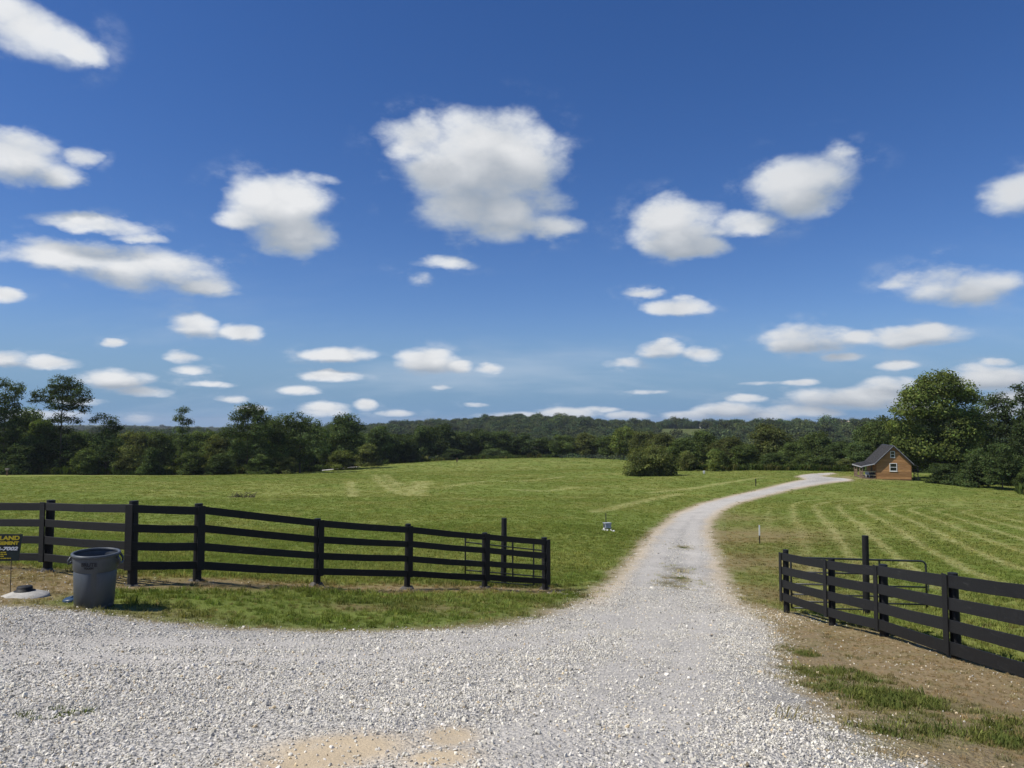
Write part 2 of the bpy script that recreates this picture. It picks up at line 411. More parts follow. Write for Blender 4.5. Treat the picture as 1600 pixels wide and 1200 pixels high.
def seg_dist(x, y, pl, closed=False):
    d = np.full(x.shape, 1e9)
    n = len(pl)
    for i in range(n if closed else n-1):
        a, b = pl[i], pl[(i+1) % n]; e = b-a
        t = np.clip(((x-a[0])*e[0]+(y-a[1])*e[1])/max(e@e, 1e-9), 0, 1)
        d = np.minimum(d, np.hypot(x-a[0]-t*e[0], y-a[1]-t*e[1]))
    return d
def inside(x, y, pl):
    c = np.zeros(x.shape, bool); n = len(pl); j = n-1
    for i in range(n):
        xi, yi = pl[i]; xj, yj = pl[j]
        k = ((yi > y) != (yj > y)) & (x < (xj-xi)*(y-yi)/((yj-yi) if yj != yi else 1e-9)+xi)
        c ^= k; j = i
    return c
def drive_sdf(x, y):
    """negative on the gravel"""
    d = seg_dist(x, y, DRIVE, True)
    return np.where(inside(x, y, DRIVE), -d, d)
# fence posts: pixel x, forward distance, base row, trim bottom row, trim top row
FENCE_L = [(-95,15.4,886,873,783),(65,14.5,894,878,784.5),(200,13.2,918,891,788),(312,14.0,910,891,790.5),(500,16.1,915.5,900,812.5),(640,17.8,920,902,822),(761,19.0,920,908,834),(856,20.3,922,913.5,843)]
FENCE_R = [(1222,18.5,957,939.3,863.3),(1292,15.8,977,963.3,874),(1372,13.75,995,985,883.3),(1482,11.1,1028,1022.7,896.7),(1666,8.55,1092,1081,920),(2010,6.1,1215,1200,966)]
def fxy(e): r = ray(e[0], e[2]); return np.array([r[0]*e[1], e[1]])
FL = np.array([fxy(e) for e in FENCE_L]); FR = np.array([fxy(e) for e in FENCE_R])
def px_blob(x, y, u, v, rad):
    p = hit(u, v); return np.exp(-((x-p[0])**2+(y-p[1])**2)/(rad*rad))
MOW_AXIS = np.array([(43.0, 53.0), (23.0, -2.0)])
PATCH = [hit(u, v)[:2].tolist()+[r] for u, v, r in ((1062,907,1.0),(1050,916,.8),(1068,856,.8),(1062,892,.8))]
def ground_fields(x, y):
    """what covers the ground: gravel distance, bare soil, dry straw, mown light stripes, lushness"""
    r = np.hypot(x, y)
    sd = np.full(x.shape, 50.0)
    k = (r < 140) & (x > -62)
    sd[k] = drive_sdf(x[k], y[k])
    n1, n2, n3 = fbm(x, y, 1.3), fbm(x+31, y-7, 5.0), fbm(x-11, y+23, .35, 3)
    dL = np.full(x.shape, 50.0); dR = dL.copy(); q = r < 45
    dL[q] = seg_dist(x[q], y[q], FL); dR[q] = seg_dist(x[q], y[q], FR)
    left_near = sstep(-6.2, -7.6, x+0*y)*sstep(16, 12.5, y)*sstep(7, 9, y)
    dry = sstep(1.35, .4, dL+(n1-.5)*1.3)*.95
    dry = np.maximum(dry, left_near*sstep(.2, .5, n1+.2))
    dry = np.maximum(dry, np.clip(px_blob(x, y, 735, 955, 1.1)+px_blob(x, y, 560, 950, .6)+.7*px_blob(x, y, 250, 960, .9)+.6*px_blob(x, y, 840, 950, .9), 0, 1)*sstep(.33, .56, n1)*.85)
    rightv = sstep(.9, 0, dR+(n1-.5)*.6)
    # the bank between the drive and the right fence
    fx = np.interp(y, FR[::-1, 1], FR[::-1, 0])
    rx = np.interp(y, RIGHT_EDGE[:, 1], RIGHT_EDGE[:, 0])
    bank = sstep(-.1, .5, sd)*sstep(.5, -.2, x-fx)*sstep(22, 18, y)*sstep(1.5, 3, y)*sstep(-.8, -.2, x-rx)
    green = np.clip(px_blob(x, y, 1300, 1055, .62)+px_blob(x, y, 1390, 1105, .75)+px_blob(x, y, 1480, 1125, .6)+px_blob(x, y, 1275, 1025, .45)+px_blob(x, y, 1560, 1150, .45)+px_blob(x, y, 1400, 1150, .3)+px_blob(x, y, 1345, 1085, .6)+.8*px_blob(x, y, 1205, 1010, .4)+.45*px_blob(x, y, 1440, 1135, .8), 0, 1)
    green = np.clip(green*1.35, 0, 1)*sstep(.27, .52, n1+.06)*(.5+.5*sstep(.3, .6, n3))
    soil = bank*(1-green)
    dry = np.maximum(dry, bank*(1-green)*sstep(.4, .6, n3))
    rx = np.interp(y, RIGHT_ALL[:, 1], RIGHT_ALL[:, 0])
    # worn shoulder on the right of the drive
    sh = np.clip(1.1*px_blob(x, y, 1165, 880, 3.4)+1.2*px_blob(x, y, 1150, 838, 5.0)+px_blob(x, y, 1205, 930, 2.4)+.7*px_blob(x, y, 1125, 808, 4.0), 0, 1)*(sd > -.2)*(x > rx)*sstep(.22, .55, n1*.6+n2*.4+.1)
    dry = np.maximum(dry, sh*.9)
    edge = sstep(.75, 0, sd+(n1-.5)*.9)*(sd > -.3)
    dry = np.maximum(dry, edge*.75)
    soil = np.maximum(soil, edge*.5*sstep(.4, .7, n3))
    soil = np.maximum(soil, left_near*.85)
    soil = np.maximum(soil, .8*sstep(.75, .2, dL+(n1-.5)*.8)*sstep(.3, .55, n3))
    soil = np.maximum(soil, rightv*.8); dry = np.maximum(dry, rightv*.7)
    soil = np.maximum(soil, np.clip(px_blob(x, y, 1322, 746, 4.0), 0, 1)**.5*.95*(r > 80))
    # swaths left by the mower
    rr = np.full(x.shape, 99.0); k = (r < 140) & (x > 3); rr[k] = seg_dist(x[k], y[k], MOW_AXIS)
    ring = .5+.5*np.sin(2*math.pi*(rr/1.75)+1.0*(n2-.5)+.7*np.sin(y*.06))
    mow = sstep(.66, .99, ring)*(.6+.4*sstep(.3, .6, fbm(x, y, 14.0)))*sstep(3, 7, rr)*sstep(27, 19, rr)*sstep(1.5, 5.0, x-fx)*sstep(1.5, 4.0, sd)*(x > 3)*sstep(17, 27, y)
    far = x < 30
    wob = 5*np.sin(y*.021)+3*np.sin(x*.05+y*.01)
    ln = .5+.5*np.sin(2*math.pi*((x*.32+y*.95+wob)/7.5))
    mow2 = sstep(.8, 1., ln)*sstep(.4, .7, n2)*.38*sstep(45, 70, y)*(x < 25)*sstep(4, 9, sd)
    for pl in TRACKS: mow2 = np.maximum(mow2, .75*sstep(1.1, .25, seg_dist(x, y, pl))*(r < 180)*sstep(.25, .5, n1+.12))
    mow = np.maximum(mow, mow2)
    patch = np.zeros_like(x)
    for (a, b, c) in PATCH: patch = np.maximum(patch, np.exp(-((x-a)**2/(c*c*.35)+(y-b)**2/(c*c*1.6))))
    return dict(sd=sd, dry=np.clip(dry, 0, 1), soil=np.clip(soil, 0, 1), mow=mow, n1=n1, n2=n2, n3=n3, r=r, dL=dL, dR=dR, bank=bank, green=green, patch=patch, left=left_near)
TRACKS = [W2(l) for l in ([(585,742),(592,752),(612,765),(640,775)],[(602,742),(612,752),(634,764),(664,775)],[(655,752),(648,762),(643,775)],[(664,752),(660,762),(655,775)],
          [(545,752),(548,762),(552,776)],[(1190,746),(1150,752),(1090,762),(1020,770)],[(930,800),(990,786),(1060,772)],[(880,745),(820,752),(760,752),(700,760)],[(800,765),(850,768),(900,762)])]
def lerp3(a, b, t): return a*(1-t)[:, None]+np.asarray(b)[None]*t[:, None]
def ground_colour(f):
    n = len(f['sd'])
    c = lerp3(np.tile(np.array([.168, .208, .047]), (n, 1)), (.208, .230, .060), sstep(.35, .68, f['n2']))
    c = lerp3(c, (.105, .135, .026), sstep(.5, .8, f['n1'])*.5*sstep(60, 20, f['r']))
    c = lerp3(c, (.38, .36, .15), f['mow']*.68)
    c = lerp3(c, (.25, .185, .095), f['dry']*.85)
    c = lerp3(c, (.285, .222, .125), f['bank']*.85)
    c = lerp3(c, (.40, .34, .235), sstep(.55, .0, f['sd']+(f['n1']-.5)*.5)*.75)
    c = lerp3(c, (.30, .225, .125), f['soil']*sstep(.25, .6, f['n3'])*.9)
    c = lerp3(c, (.060, .072, .026), sstep(300, 420, f['r'])*.75)  # far ground darkened: cloud shadow over the hills put into its colour
    return c
# ---------------------------------------------------------------- ground sheet
def ground_material():
    m, g = material('field_grass')
    c = col_node(g); pos = g.n('ShaderNodeNewGeometry').outputs['Position']
    n1 = g.noise(pos, 3.0, 8, .65); n2 = g.noise(pos, 22.0, 5, .7); n3 = g.noise(pos, .22, 6, .6)
    f = g.m('ADD', g.m('ADD', g.m('MULTIPLY', n1, .45), g.m('MULTIPLY', n2, .3)), g.m('MULTIPLY', n3, .35))
    v = g.mr(f, .38, .72, .72, 1.3, 'LINEAR')
    c = g.v('SCALE', c, scale=v)
    tuft = g.noise(g.v('MULTIPLY', pos, (1, 1, .2)), 60.0, 3, .7)
    nb = bump(g, g.m('ADD', g.m('MULTIPLY', n2, .6), g.m('MULTIPLY', tuft, .4)), .9, .06)
    b = principled(g, c, .95, .05, 0, nb); finish(g, b.outputs[0]); return m
_az = np.radians(np.concatenate([np.arange(-180, -54, 4.0), np.arange(-54, 54, .34), np.arange(54, 180, 4.0)]))
_r = [0.35]
while _r[-1] < 6500: _r.append(_r[-1]*(1.0135 if _r[-1] < 130 else 1.03))
_r = np.array(_r)
GX = (_r[:, None]*np.sin(_az)[None]).ravel(); GY = (_r[:, None]*np.cos(_az)[None]).ravel()
NA, NR = len(_az), len(_r)
GZ = ground(GX, GY)
GF = ground_fields(GX, GY)
_micro = (fbm(GX, GY, .6, 3)-.5)*.05*sstep(60, 10, GF['r']) + (fbm(GX, GY, 3.0, 2)-.5)*.10*sstep(150, 30, GF['r'])*sstep(0, 2, GF['sd'])
GZ = GZ+_micro
def zmicro(x, y, f): return ground(x, y) + (fbm(x, y, .6, 3)-.5)*.05*sstep(60, 10, f['r']) + (fbm(x, y, 3.0, 2)-.5)*.10*sstep(150, 30, f['r'])*sstep(0, 2, f['sd'])
_i, _j = np.meshgrid(np.arange(NR-1), np.arange(NA), indexing='ij')
_a = _i*NA+_j; _b = _i*NA+(_j+1) % NA; _c = (_i+1)*NA+(_j+1) % NA; _d = (_i+1)*NA+_j
QUADS = np.stack([_a, _d, _c, _b], -1).reshape(-1, 4)
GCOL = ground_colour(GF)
M_FIELD = ground_material()
_v = np.stack([GX, GY, GZ], -1)
_cen = np.array([[0, 0, gz(0, 0)]])
me = np_mesh('field', np.concatenate([_v, _cen]), QUADS, M_FIELD, True)
_bm = bmesh.new(); _bm.from_mesh(me); _bm.verts.ensure_lookup_table()
for k in range(NA): _bm.faces.new((_bm.verts[len(_v)], _bm.verts[k], _bm.verts[(k+1) % NA])[::-1])
_bm.to_mesh(me); _bm.free()
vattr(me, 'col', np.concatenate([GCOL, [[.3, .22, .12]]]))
tag(link(bpy.data.objects.new('field', me)), 'mown green field falling from the gravel entrance to wooded hills', kind='structure')
# ---------------------------------------------------------------- gravel sheet
SAND = [hit(u, v)[:2].tolist()+[a, b] for u, v, a, b in ((530,1178,.38,.27),(705,1158,.15,.25),(480,1200,.3,.15),(690,1195,.2,.15))]
def gravel_colour(f, x, y):
    n = len(x)
    c = lerp3(np.tile(np.array([.52, .49, .435]), (n, 1)), (.62, .585, .52), sstep(.3, .7, f['n2']))
    c = lerp3(c, (.45, .425, .385), sstep(.5, .75, f['n1'])*.6)
    s = np.zeros(n)
    for (a, b, p, q) in SAND: s = np.maximum(s, np.exp(-(((x-a)/p)**2+((y-b)/q)**2)))
    s = np.maximum(s, sstep(-.75, -.05, f['sd']+(f['n1']-.5)*.8)*.55*sstep(12, 20, y))
    c = lerp3(c, (.54, .435, .29), np.clip(s*1.4, 0, 1)*sstep(.15, .45, f['n3']+.15))
    c = lerp3(c, (.17, .145, .06), f['patch']*sstep(.3, .55, f['n3']+.1)*.9)
    return c, s
WHEELS = [W2(l) for l in ([(1052,935),(985,975),(840,1012),(560,1030),(250,1035),(0,1030)],[(1010,945),(930,972),(760,1000),(480,1012),(200,1008),(0,1000)],[(1060,940),(1010,1010),(930,1090),(830,1195)],[(1105,945),(1085,1020),(1050,1110),(1015,1195)])]
def wheel(x, y, f):
    """compacted wheel tracks: two along the drive, some sweeping over the entrance"""
    w = sstep(.55, .15, np.abs(-f['sd']-.95+(f['n1']-.5)*.3))*sstep(19, 24, y)
    for pl in WHEELS: w = np.maximum(w, .85*sstep(.42, .08, seg_dist(x, y, pl)+(f['n1']-.5)*.35))
    return np.clip(w, 0, 1)*sstep(.2, .5, f['n2']+.1)
def gravel_material():
    m, g = material('limestone_gravel')
    c = col_node(g); pos = g.n('ShaderNodeNewGeometry').outputs['Position']
    vo = g.n('ShaderNodeTexVoronoi'); vo.inputs['Scale'].default_value = 34.0; g.put(vo.inputs['Vector'], pos)
    vo2 = g.n('ShaderNodeTexVoronoi'); vo2.inputs['Scale'].default_value = 90.0; g.put(vo2.inputs['Vector'], pos)
    cell = g.n('ShaderNodeSeparateColor'); g.put(cell.inputs[0], vo.outputs['Color'])
    k = g.mr(cell.outputs[0], 0, 1, .72, 1.25, 'LINEAR')
    n = g.mr(g.noise(pos, 1.1, 6, .6), .3, .7, .88, 1.1, 'LINEAR')
    gap = g.mr(vo.outputs['Distance'], .35, .8, 1.0, .62)
    sa = g.n('ShaderNodeAttribute', attribute_type='GEOMETRY'); sa.attribute_name = 'sand'; sand = sa.outputs['Fac']
    kg = g.m('MULTIPLY', k, gap); kg = g.m('ADD', kg, g.m('MULTIPLY', g.m('SUBTRACT', .97, kg), sand))
    c = g.v('SCALE', c, scale=g.m('MULTIPLY', kg, n))
    h = g.m('SUBTRACT', 1.0, g.m('ADD', vo.outputs['Distance'], g.m('MULTIPLY', vo2.outputs['Distance'], .4)))
    ea = g.n('ShaderNodeAttribute', attribute_type='GEOMETRY'); ea.attribute_name = 'edge'
    er = g.m('ADD', ea.outputs['Fac'], g.m('ADD', g.m('MULTIPLY', g.m('SUBTRACT', g.noise(pos, 2.2, 5, .6), .5), 1.5), g.m('MULTIPLY', g.m('SUBTRACT', g.noise(pos, 26.0, 3, .6), .5), .9)))
    turf = g.v('SCALE', col_node(g, 'turf'), scale=g.mr(g.noise(pos, 22.0, 5, .7), .3, .7, .55, 1.35, 'LINEAR'))
    c = g.mix(g.mr(er, -.28, .30), c, turf)
    b = principled(g, c, .9, .15, 0, bump(g, g.m('ADD', g.m('MULTIPLY', h, g.m('SUBTRACT', 1.0, g.m('MULTIPLY', sand, .9))), g.m('MULTIPLY', g.noise(pos, 60, 4, .65), .35)), .8, .03)); finish(g, b.outputs[0]); return m
_sd = GF['sd']+(GF['n1']-.5)*.35+(GF['n3']-.5)*.25
_keep = (GF['sd'] < 1.4) & (GF['r'] < 140)
_qk = QUADS[_keep[QUADS].all(1)]
_use = np.unique(_qk); _map = -np.ones(len(GX), int); _map[_use] = np.arange(len(_use))
def gravel_lift(sdn, r): return .010+.024*sstep(.3, -.6, sdn)-.09*sstep(.95, 1.25, sdn)
_gz = GZ+gravel_lift(GF['sd'], GF['r'])*(1+sstep(40, 110, GF['r'])*1.6)
me = np_mesh('gravel_drive', np.stack([GX, GY, _gz], -1)[_use], _map[_qk], gravel_material(), True)
_gc, _gs = gravel_colour(GF, GX, GY)
_gw = np.zeros(len(GX)); _gw[_use] = wheel(GX[_use], GY[_use], {k: v[_use] for k, v in GF.items()}); _gc = lerp3(_gc, (.50, .465, .41), _gw*.6); _gs = np.maximum(_gs, _gw*.45)
vattr(me, 'col', _gc[_use]); vattr(me, 'turf', GCOL[_use]); vattr(me, 'edge', GF['sd'][_use], 'FLOAT'); vattr(me, 'sand', np.clip(_gs[_use]*1.4, 0, 1), 'FLOAT')
tag(link(bpy.data.objects.new('gravel_drive', me)), 'pale limestone gravel drive curving from the wide entrance to the cabin', kind='structure')
# ---------------------------------------------------------------- loose stones
def tint_material(name, rough=.85, spec=.2, scale=None, transl=0.0):
    m, g = material(name)
    c = tint_node(g)
    if scale:
        tc = g.n('ShaderNodeTexCoord').outputs['Object']
        c = g.v('SCALE', c, scale=g.mr(g.noise(tc, scale, 4, .6), .3, .7, .8, 1.2, 'LINEAR'))
    if transl:
        a = g.n('ShaderNodeBsdfDiffuse'); g.put(a.inputs[0], c)
        b = g.n('ShaderNodeBsdfTranslucent'); g.put(b.inputs[0], g.v('MULTIPLY', c, (1.1, 1.15, .6)))
        x = g.n('ShaderNodeMixShader'); x.inputs[0].default_value = transl
        g.put(x.inputs[1], a.outputs[0]); g.put(x.inputs[2], b.outputs[0]); finish(g, x.outputs[0])
    else:
        b = principled(g, c, rough, spec); finish(g, b.outputs[0])
    return m
def proto(name, me): return bpy.data.objects.new(name, me)
def stone_protos(mat, n=8):
    out = []
    rg = np.random.default_rng(11)
    for k in range(n):
        bm = bmesh.new(); bmesh.ops.create_icosphere(bm, subdivisions=1 if k < 5 else 2, radius=1)
        ax = rg.uniform(.55, 1.0, 3); ax[2] *= .75
        cuts = rg.normal(size=(7, 3)); cuts /= np.linalg.norm(cuts, axis=1)[:, None]
        for v in bm.verts:
            p = np.array(v.co)
            for q in cuts:
                d = p@q
                if d > .62: p = p-q*(d-.62)
            v.co = p*ax*(1+rg.uniform(-.05, .05))
        me = bpy.data.meshes.new('stone'); bm.to_mesh(me); bm.free(); me.materials.append(mat); out.append(proto('stone', me))
    return out
def polar_points(rg, dens, r0, r1, a0=-50, a1=50):
    a0, a1 = math.radians(a0), math.radians(a1)
    n = int(dens*(a1-a0)/2*(r1*r1-r0*r0))
    r = np.sqrt(rg.uniform(r0*r0, r1*r1, n)); a = rg.uniform(a0, a1, n)
    return r*np.sin(a), r*np.cos(a)
def build_stones():
    rg = np.random.default_rng(21)
    mat = tint_material('loose_stone', .9, .15, 3.0)
    P = []
    for dens, r0, r1, s in ((1900, 2.2, 7, .0086), (1250, 7, 13, .0100), (560, 13, 24, .0125), (120, 24, 45, .0165)):
        x, y = polar_points(rg, dens, r0, r1, -48 if r1 < 20 else -40, 48 if r1 < 20 else 40)
        f = ground_fields(x, y); _, sand = gravel_colour(f, x, y)
        sdn = f['sd']+(f['n1']-.5)*.35+(f['n3']-.5)*.25
        p = sstep(.55, -.4, sdn+(rg.random(len(x))-.5)*.5)*(1-.8*np.clip(sand*1.2, 0, 1))*(1-.85*np.clip(f['patch']*1.2, 0, 1))*(.35+.75*sstep(.32, .58, .5*f['n1']+.5*f['n2']))*(1-.72*wheel(x, y, f))
        p = np.maximum(p, .025*f['soil']*(f['r'] < 22)*(f['sd'] > 0)+.07*f['left']*(f['sd'] > 0)); p = np.maximum(p, .6*np.exp(-((x-5.9)**2/1.1+(y-17.6)**2/2.2))); p = np.maximum(p, .6*np.exp(-((x-1.5)**2+(y-19.6)**2)/.35))
        k = rg.random(len(x)) < p
        x, y = x[k], y[k]; f = {a: b[k] for a, b in f.items()}; sdn = sdn[k]
        z = zmicro(x, y, f)+np.where(f['sd'] < .9, gravel_lift(f['sd'], f['r']), 0)
        sc = s*np.exp(rg.normal(0, .33, len(x)))*(.8+.5*f['n2'])
        big = rg.random(len(x)) < .02; sc[big] *= rg.uniform(1.4, 2.3, big.sum())
        t = np.clip(rg.normal(.62, .13, len(x)), .2, .84)[:, None]*np.stack([1+0*x, .945+.0*x, .815+rg.normal(0, .02, len(x))], -1)
        tan = rg.random(len(x)) < .04+.5*(f['soil']*(f['sd'] > 0)); t[tan] *= np.array([1.0, .86, .66])
        dk = rg.random(len(x)) < .07; t[dk] *= .45
        P.append((np.stack([x, y, np.maximum(z, z)+sc*.25], -1), np.stack([sc, sc, sc], -1), t))
    pos = np.concatenate([p[0] for p in P]); scl = np.concatenate([p[1] for p in P]); tn = np.concatenate([p[2] for p in P])
    pr = stone_protos(mat)
    o = scatter('loose_gravel', pos, rg.uniform(-3.14, 3.14, (len(pos), 3)), scl, rg.integers(0, len(pr), len(pos)), tn, pr)
    tag(o, 'loose crushed limestone scattered over the drive', 'gravel', kind='stuff')
    print('stones', len(pos))
build_stones()
# ---------------------------------------------------------------- grass
def tuft_mesh(mat, rg, n, h, spread, wid, lean):
    vs = []; fs = []
    for k in range(n):
        a = rg.uniform(0, 6.283); rr = spread*math.sqrt(rg.random()); bx, by = rr*math.cos(a), rr*math.sin(a)
        d = rg.uniform(0, 6.283); hh = h*rg.uniform(.45, 1.1); ln = lean*rg.uniform(.2, 1.2)*hh
        dx, dy = math.cos(d), math.sin(d); w = wid*rg.uniform(.6, 1.3); px, py = -dy*w/2, dx*w/2
        t = rg.uniform(-.7, .7); px, py = px*math.cos(t)-py*math.sin(t), px*math.sin(t)+py*math.cos(t)
        o = len(vs)
        vs += [(bx-px, by-py, -.01), (bx+px, by+py, -.01), (bx+dx*ln*.35+px*.8, by+dy*ln*.35+py*.8, hh*.6), (bx+dx*ln*.35-px*.8, by+dy*ln*.35-py*.8, hh*.6), (bx+dx*ln, by+dy*ln, hh*(1-.25*lean))]
        fs += [(o, o+1, o+2), (o, o+2, o+3), (o+3, o+2, o+4)]
    return np_mesh('tuft', vs, fs, mat)
def build_grass():
    rg = np.random.default_rng(5)
    mat = tint_material('grass_blade', transl=.3)
    near = [proto('tuft', tuft_mesh(mat, rg, 22, .10, .085, .0085, .8)) for _ in range(4)]
    weed = [proto('tuft', tuft_mesh(mat, rg, 26, .17, .09, .011, 1.0)) for _ in range(2)]
    far = [proto('tuft', tuft_mesh(mat, rg, 26, .12, .24, .03, .8)) for _ in range(3)]
    pr = near+weed+far
    P = []
    def lay(dens, r0, r1, kinds, s0, veil=1.0, az=44, zs=1.0, bank=False):
        x, y = polar_points(rg, dens, r0, r1, -az, az)
        f = ground_fields(x, y)
        p = sstep(-.2, .6, f['sd']+(f['n1']-.5)*.9+(rg.random(len(x))-.5)*.4)*(1-.9*f['soil'])*(1-.55*f['dry'])
        p = np.maximum(p, .8*f['patch']*(f['sd'] < 0)); p = np.maximum(p, .5*f['bank'])
        if bank: p = f['bank']*np.clip(.45*sstep(.2, .5, f['n1'])+.9*f['green'], 0, 1)+.35*f['left']
        p *= veil*(.7+.5*f['n3'])
        k = rg.random(len(x)) < p
        x, y = x[k], y[k]; f = {a: b[k] for a, b in f.items()}
        c = ground_colour(f); n = len(x)
        dryb = (rg.random(n) < np.clip(f['dry']*.75+f['soil']*.5-.02*f['green']+.05+.14*((f['r'] < 23) & (f['sd'] < 6))*sstep(.62, .4, f['n1']), 0, 1))
        verge = (f['r'] < 23) & (f['dL'] > .4) & (f['bank'] < .2) & (x < 3) & (f['left'] < .3) & (f['sd'] < 6)
        lush = np.clip(np.maximum(f['green'], verge*.75*sstep(.42, .66, f['n1'])), 0, 1)
        c = lerp3(c, (.128, .146, .040), f['bank']*np.clip(f['green']*1.6, 0, 1)*.9)
        c = lerp3(c, (.090, .125, .026), lush*.45)
        c[dryb] = lerp3(c[dryb], (.30, .225, .11), rg.uniform(.4, .95, dryb.sum()))
        c *= (np.exp(rg.normal(0, 1, n)*np.interp(f['r'], [15, 40], [.22, .11]))*1.05)[:, None]
        c[:, 0] *= rg.uniform(.88, 1.12, n)
        sc = s0*np.exp(rg.normal(0, .25, n))*(1+.25*lush)*(1-.4*dryb)*(1-.35*f['bank']*(1-f['green']))*(1-.35*f['mow'])*(.75+.5*f['n2'])
        z = zmicro(x, y, f)
        rot = np.stack([rg.normal(0, .12, n), rg.normal(0, .12, n), rg.uniform(0, 6.283, n)], -1)
        P.append((np.stack([x, y, z], -1), rot, np.stack([sc, sc, zs*sc*rg.uniform(.75, 1.15, n)], -1), rg.choice(kinds, n), c))
    lay(95, 3, 15, [0, 1, 2, 3], .68); lay(4, 3, 22, [4, 5], .6, .7); lay(260, 2.5, 17, [0, 1, 2, 3], .62, 1.0, 46, .8, True)
    lay(80, 15, 26, [0, 1, 2, 3], .95, zs=.8); lay(40, 26, 42, [0, 1, 2, 3], 1.55, zs=.5)
    lay(13, 38, 75, [6, 7, 8], 1.0, 1, 40, .4); lay(3.6, 75, 150, [6, 7, 8], 1.5, 1, 40, .32); lay(1.0, 150, 255, [6, 7, 8], 2.3, .9, 22, .3)
    # sprigs pushing through the gravel
    for (u, v, n, s) in ((107,1123,16,.6),(1060,905,30,.7),(1068,857,18,.8)):
        p = hit(u, v); x = p[0]+rg.normal(0, .13, n); y = p[1]+rg.normal(0, .10, n); f = ground_fields(x, y)
        z = ground(x, y)+.03; c = np.tile(np.array([.12, .15, .04]), (n, 1))*np.exp(rg.normal(0, .2, n))[:, None]
        P.append((np.stack([x, y, z], -1), np.stack([0*x, 0*x, rg.uniform(0, 6, n)], -1), np.tile(np.array([s, s, s*.7]), (n, 1)), rg.integers(0, 4, n), c))
    cat = [np.concatenate([p[i] for p in P]) for i in range(5)]
    o = scatter('grass', cat[0], cat[1], cat[2], cat[3], cat[4], pr)
    tag(o, 'short mown grass and dry weeds covering the field and verges', 'grass', kind='stuff')
    print('tufts', len(cat[0]))
build_grass()
# ---------------------------------------------------------------- trees
def leaf_material():
    m, g = material('leaves')
    c = col_node(g, 'tint')
    oi = g.n('ShaderNodeObjectInfo')
    c = g.v('SCALE', c, scale=g.mr(oi.outputs['Random'], 0, 1, .82, 1.18, 'LINEAR'))
    a = g.n('ShaderNodeBsdfDiffuse'); g.put(a.inputs[0], c)
    t = g.n('ShaderNodeBsdfTranslucent'); g.put(t.inputs[0], g.v('MULTIPLY', c, (1.25, 1.25, .5)))
    x = g.n('ShaderNodeMixShader'); x.inputs[0].default_value = .36
    g.put(x.inputs[1], a.outputs[0]); g.put(x.inputs[2], t.outputs[0])
    finish(g, x.outputs[0]); return m
M_LEAF = leaf_material()
M_BARK = plain('bark', (.10, .085, .07), .9, .1, var=.3, scale=2.0, bscale=14, bstr=.6, stretch=(1, 1, .3))
DARK, MID, OLIVE, LIGHT = (.074, .104, .038), (.092, .124, .040), (.115, .132, .045), (.140, .168, .050)
AUTUMN = (.112, .142, .038)
def crown_mesh(lobes, leaf, per, tint, seed, vary=1.0):
    """lobes (x,y,z,rx,ry,rz): every lobe is broken into twig sprays of small leaf faces"""
    rg = np.random.default_rng(seed)
    C = []; R = []; T = []
    for (x, y, z, rx, ry, rz) in lobes:
        n = max(6, int(per*(rx*ry+rx*rz+ry*rz)/3))
        d = rg.normal(size=(n, 3)); d /= np.linalg.norm(d, axis=1)[:, None]
        d[:, 2] = np.where(d[:, 2] < -.35, d[:, 2]*.4, d[:, 2])
        q = rg.uniform(.62, 1.02, n)**.6
        C.append(np.array([x, y, z])+d*q[:, None]*np.array([rx, ry, rz])); R.append(d)
        T.append(np.full(n, 1.0)*math.exp(rg.normal(0, .2*vary))*np.exp(rg.normal(0, .26*vary, n)))
    C = np.concatenate(C); R = np.concatenate(R); T = np.concatenate(T)
    k = 13                                                      # leaf faces to a spray
    n = len(C)*k
    sp = leaf*2.4
    off = rg.normal(0, 1, (n, 3))*sp*np.array([.62, .62, .42])
    P = np.repeat(C, k, 0)+off; D = np.repeat(R, k, 0)
    N = D*.7+rg.normal(0, .45, (n, 3))+np.array([0, 0, .5]); N /= np.linalg.norm(N, axis=1)[:, None]
    U = np.cross(N, rg.normal(size=(n, 3))); U /= np.linalg.norm(U, axis=1)[:, None]; V = np.cross(N, U)
    s = leaf*np.exp(rg.normal(0, .3, n))[:, None]
    v = np.stack([P-U*s*.62, P-V*s*.36, P+U*s*.62-N*s*.12, P+V*s*.36], 1).reshape(-1, 3)
    f = np.arange(n*4).reshape(-1, 4)
    me = np_mesh('crown', v, f, M_LEAF)
    t = np.repeat(T, k)*np.exp(rg.normal(0, .16*vary, n))
    c = np.array(tint)[None]*t[:, None]*np.stack([np.exp(rg.normal(0, .08, n)), np.ones(n), np.exp(rg.normal(0, .1, n))], -1)
    vattr(me, 'tint', np.repeat(c, 4, 0))
    return me
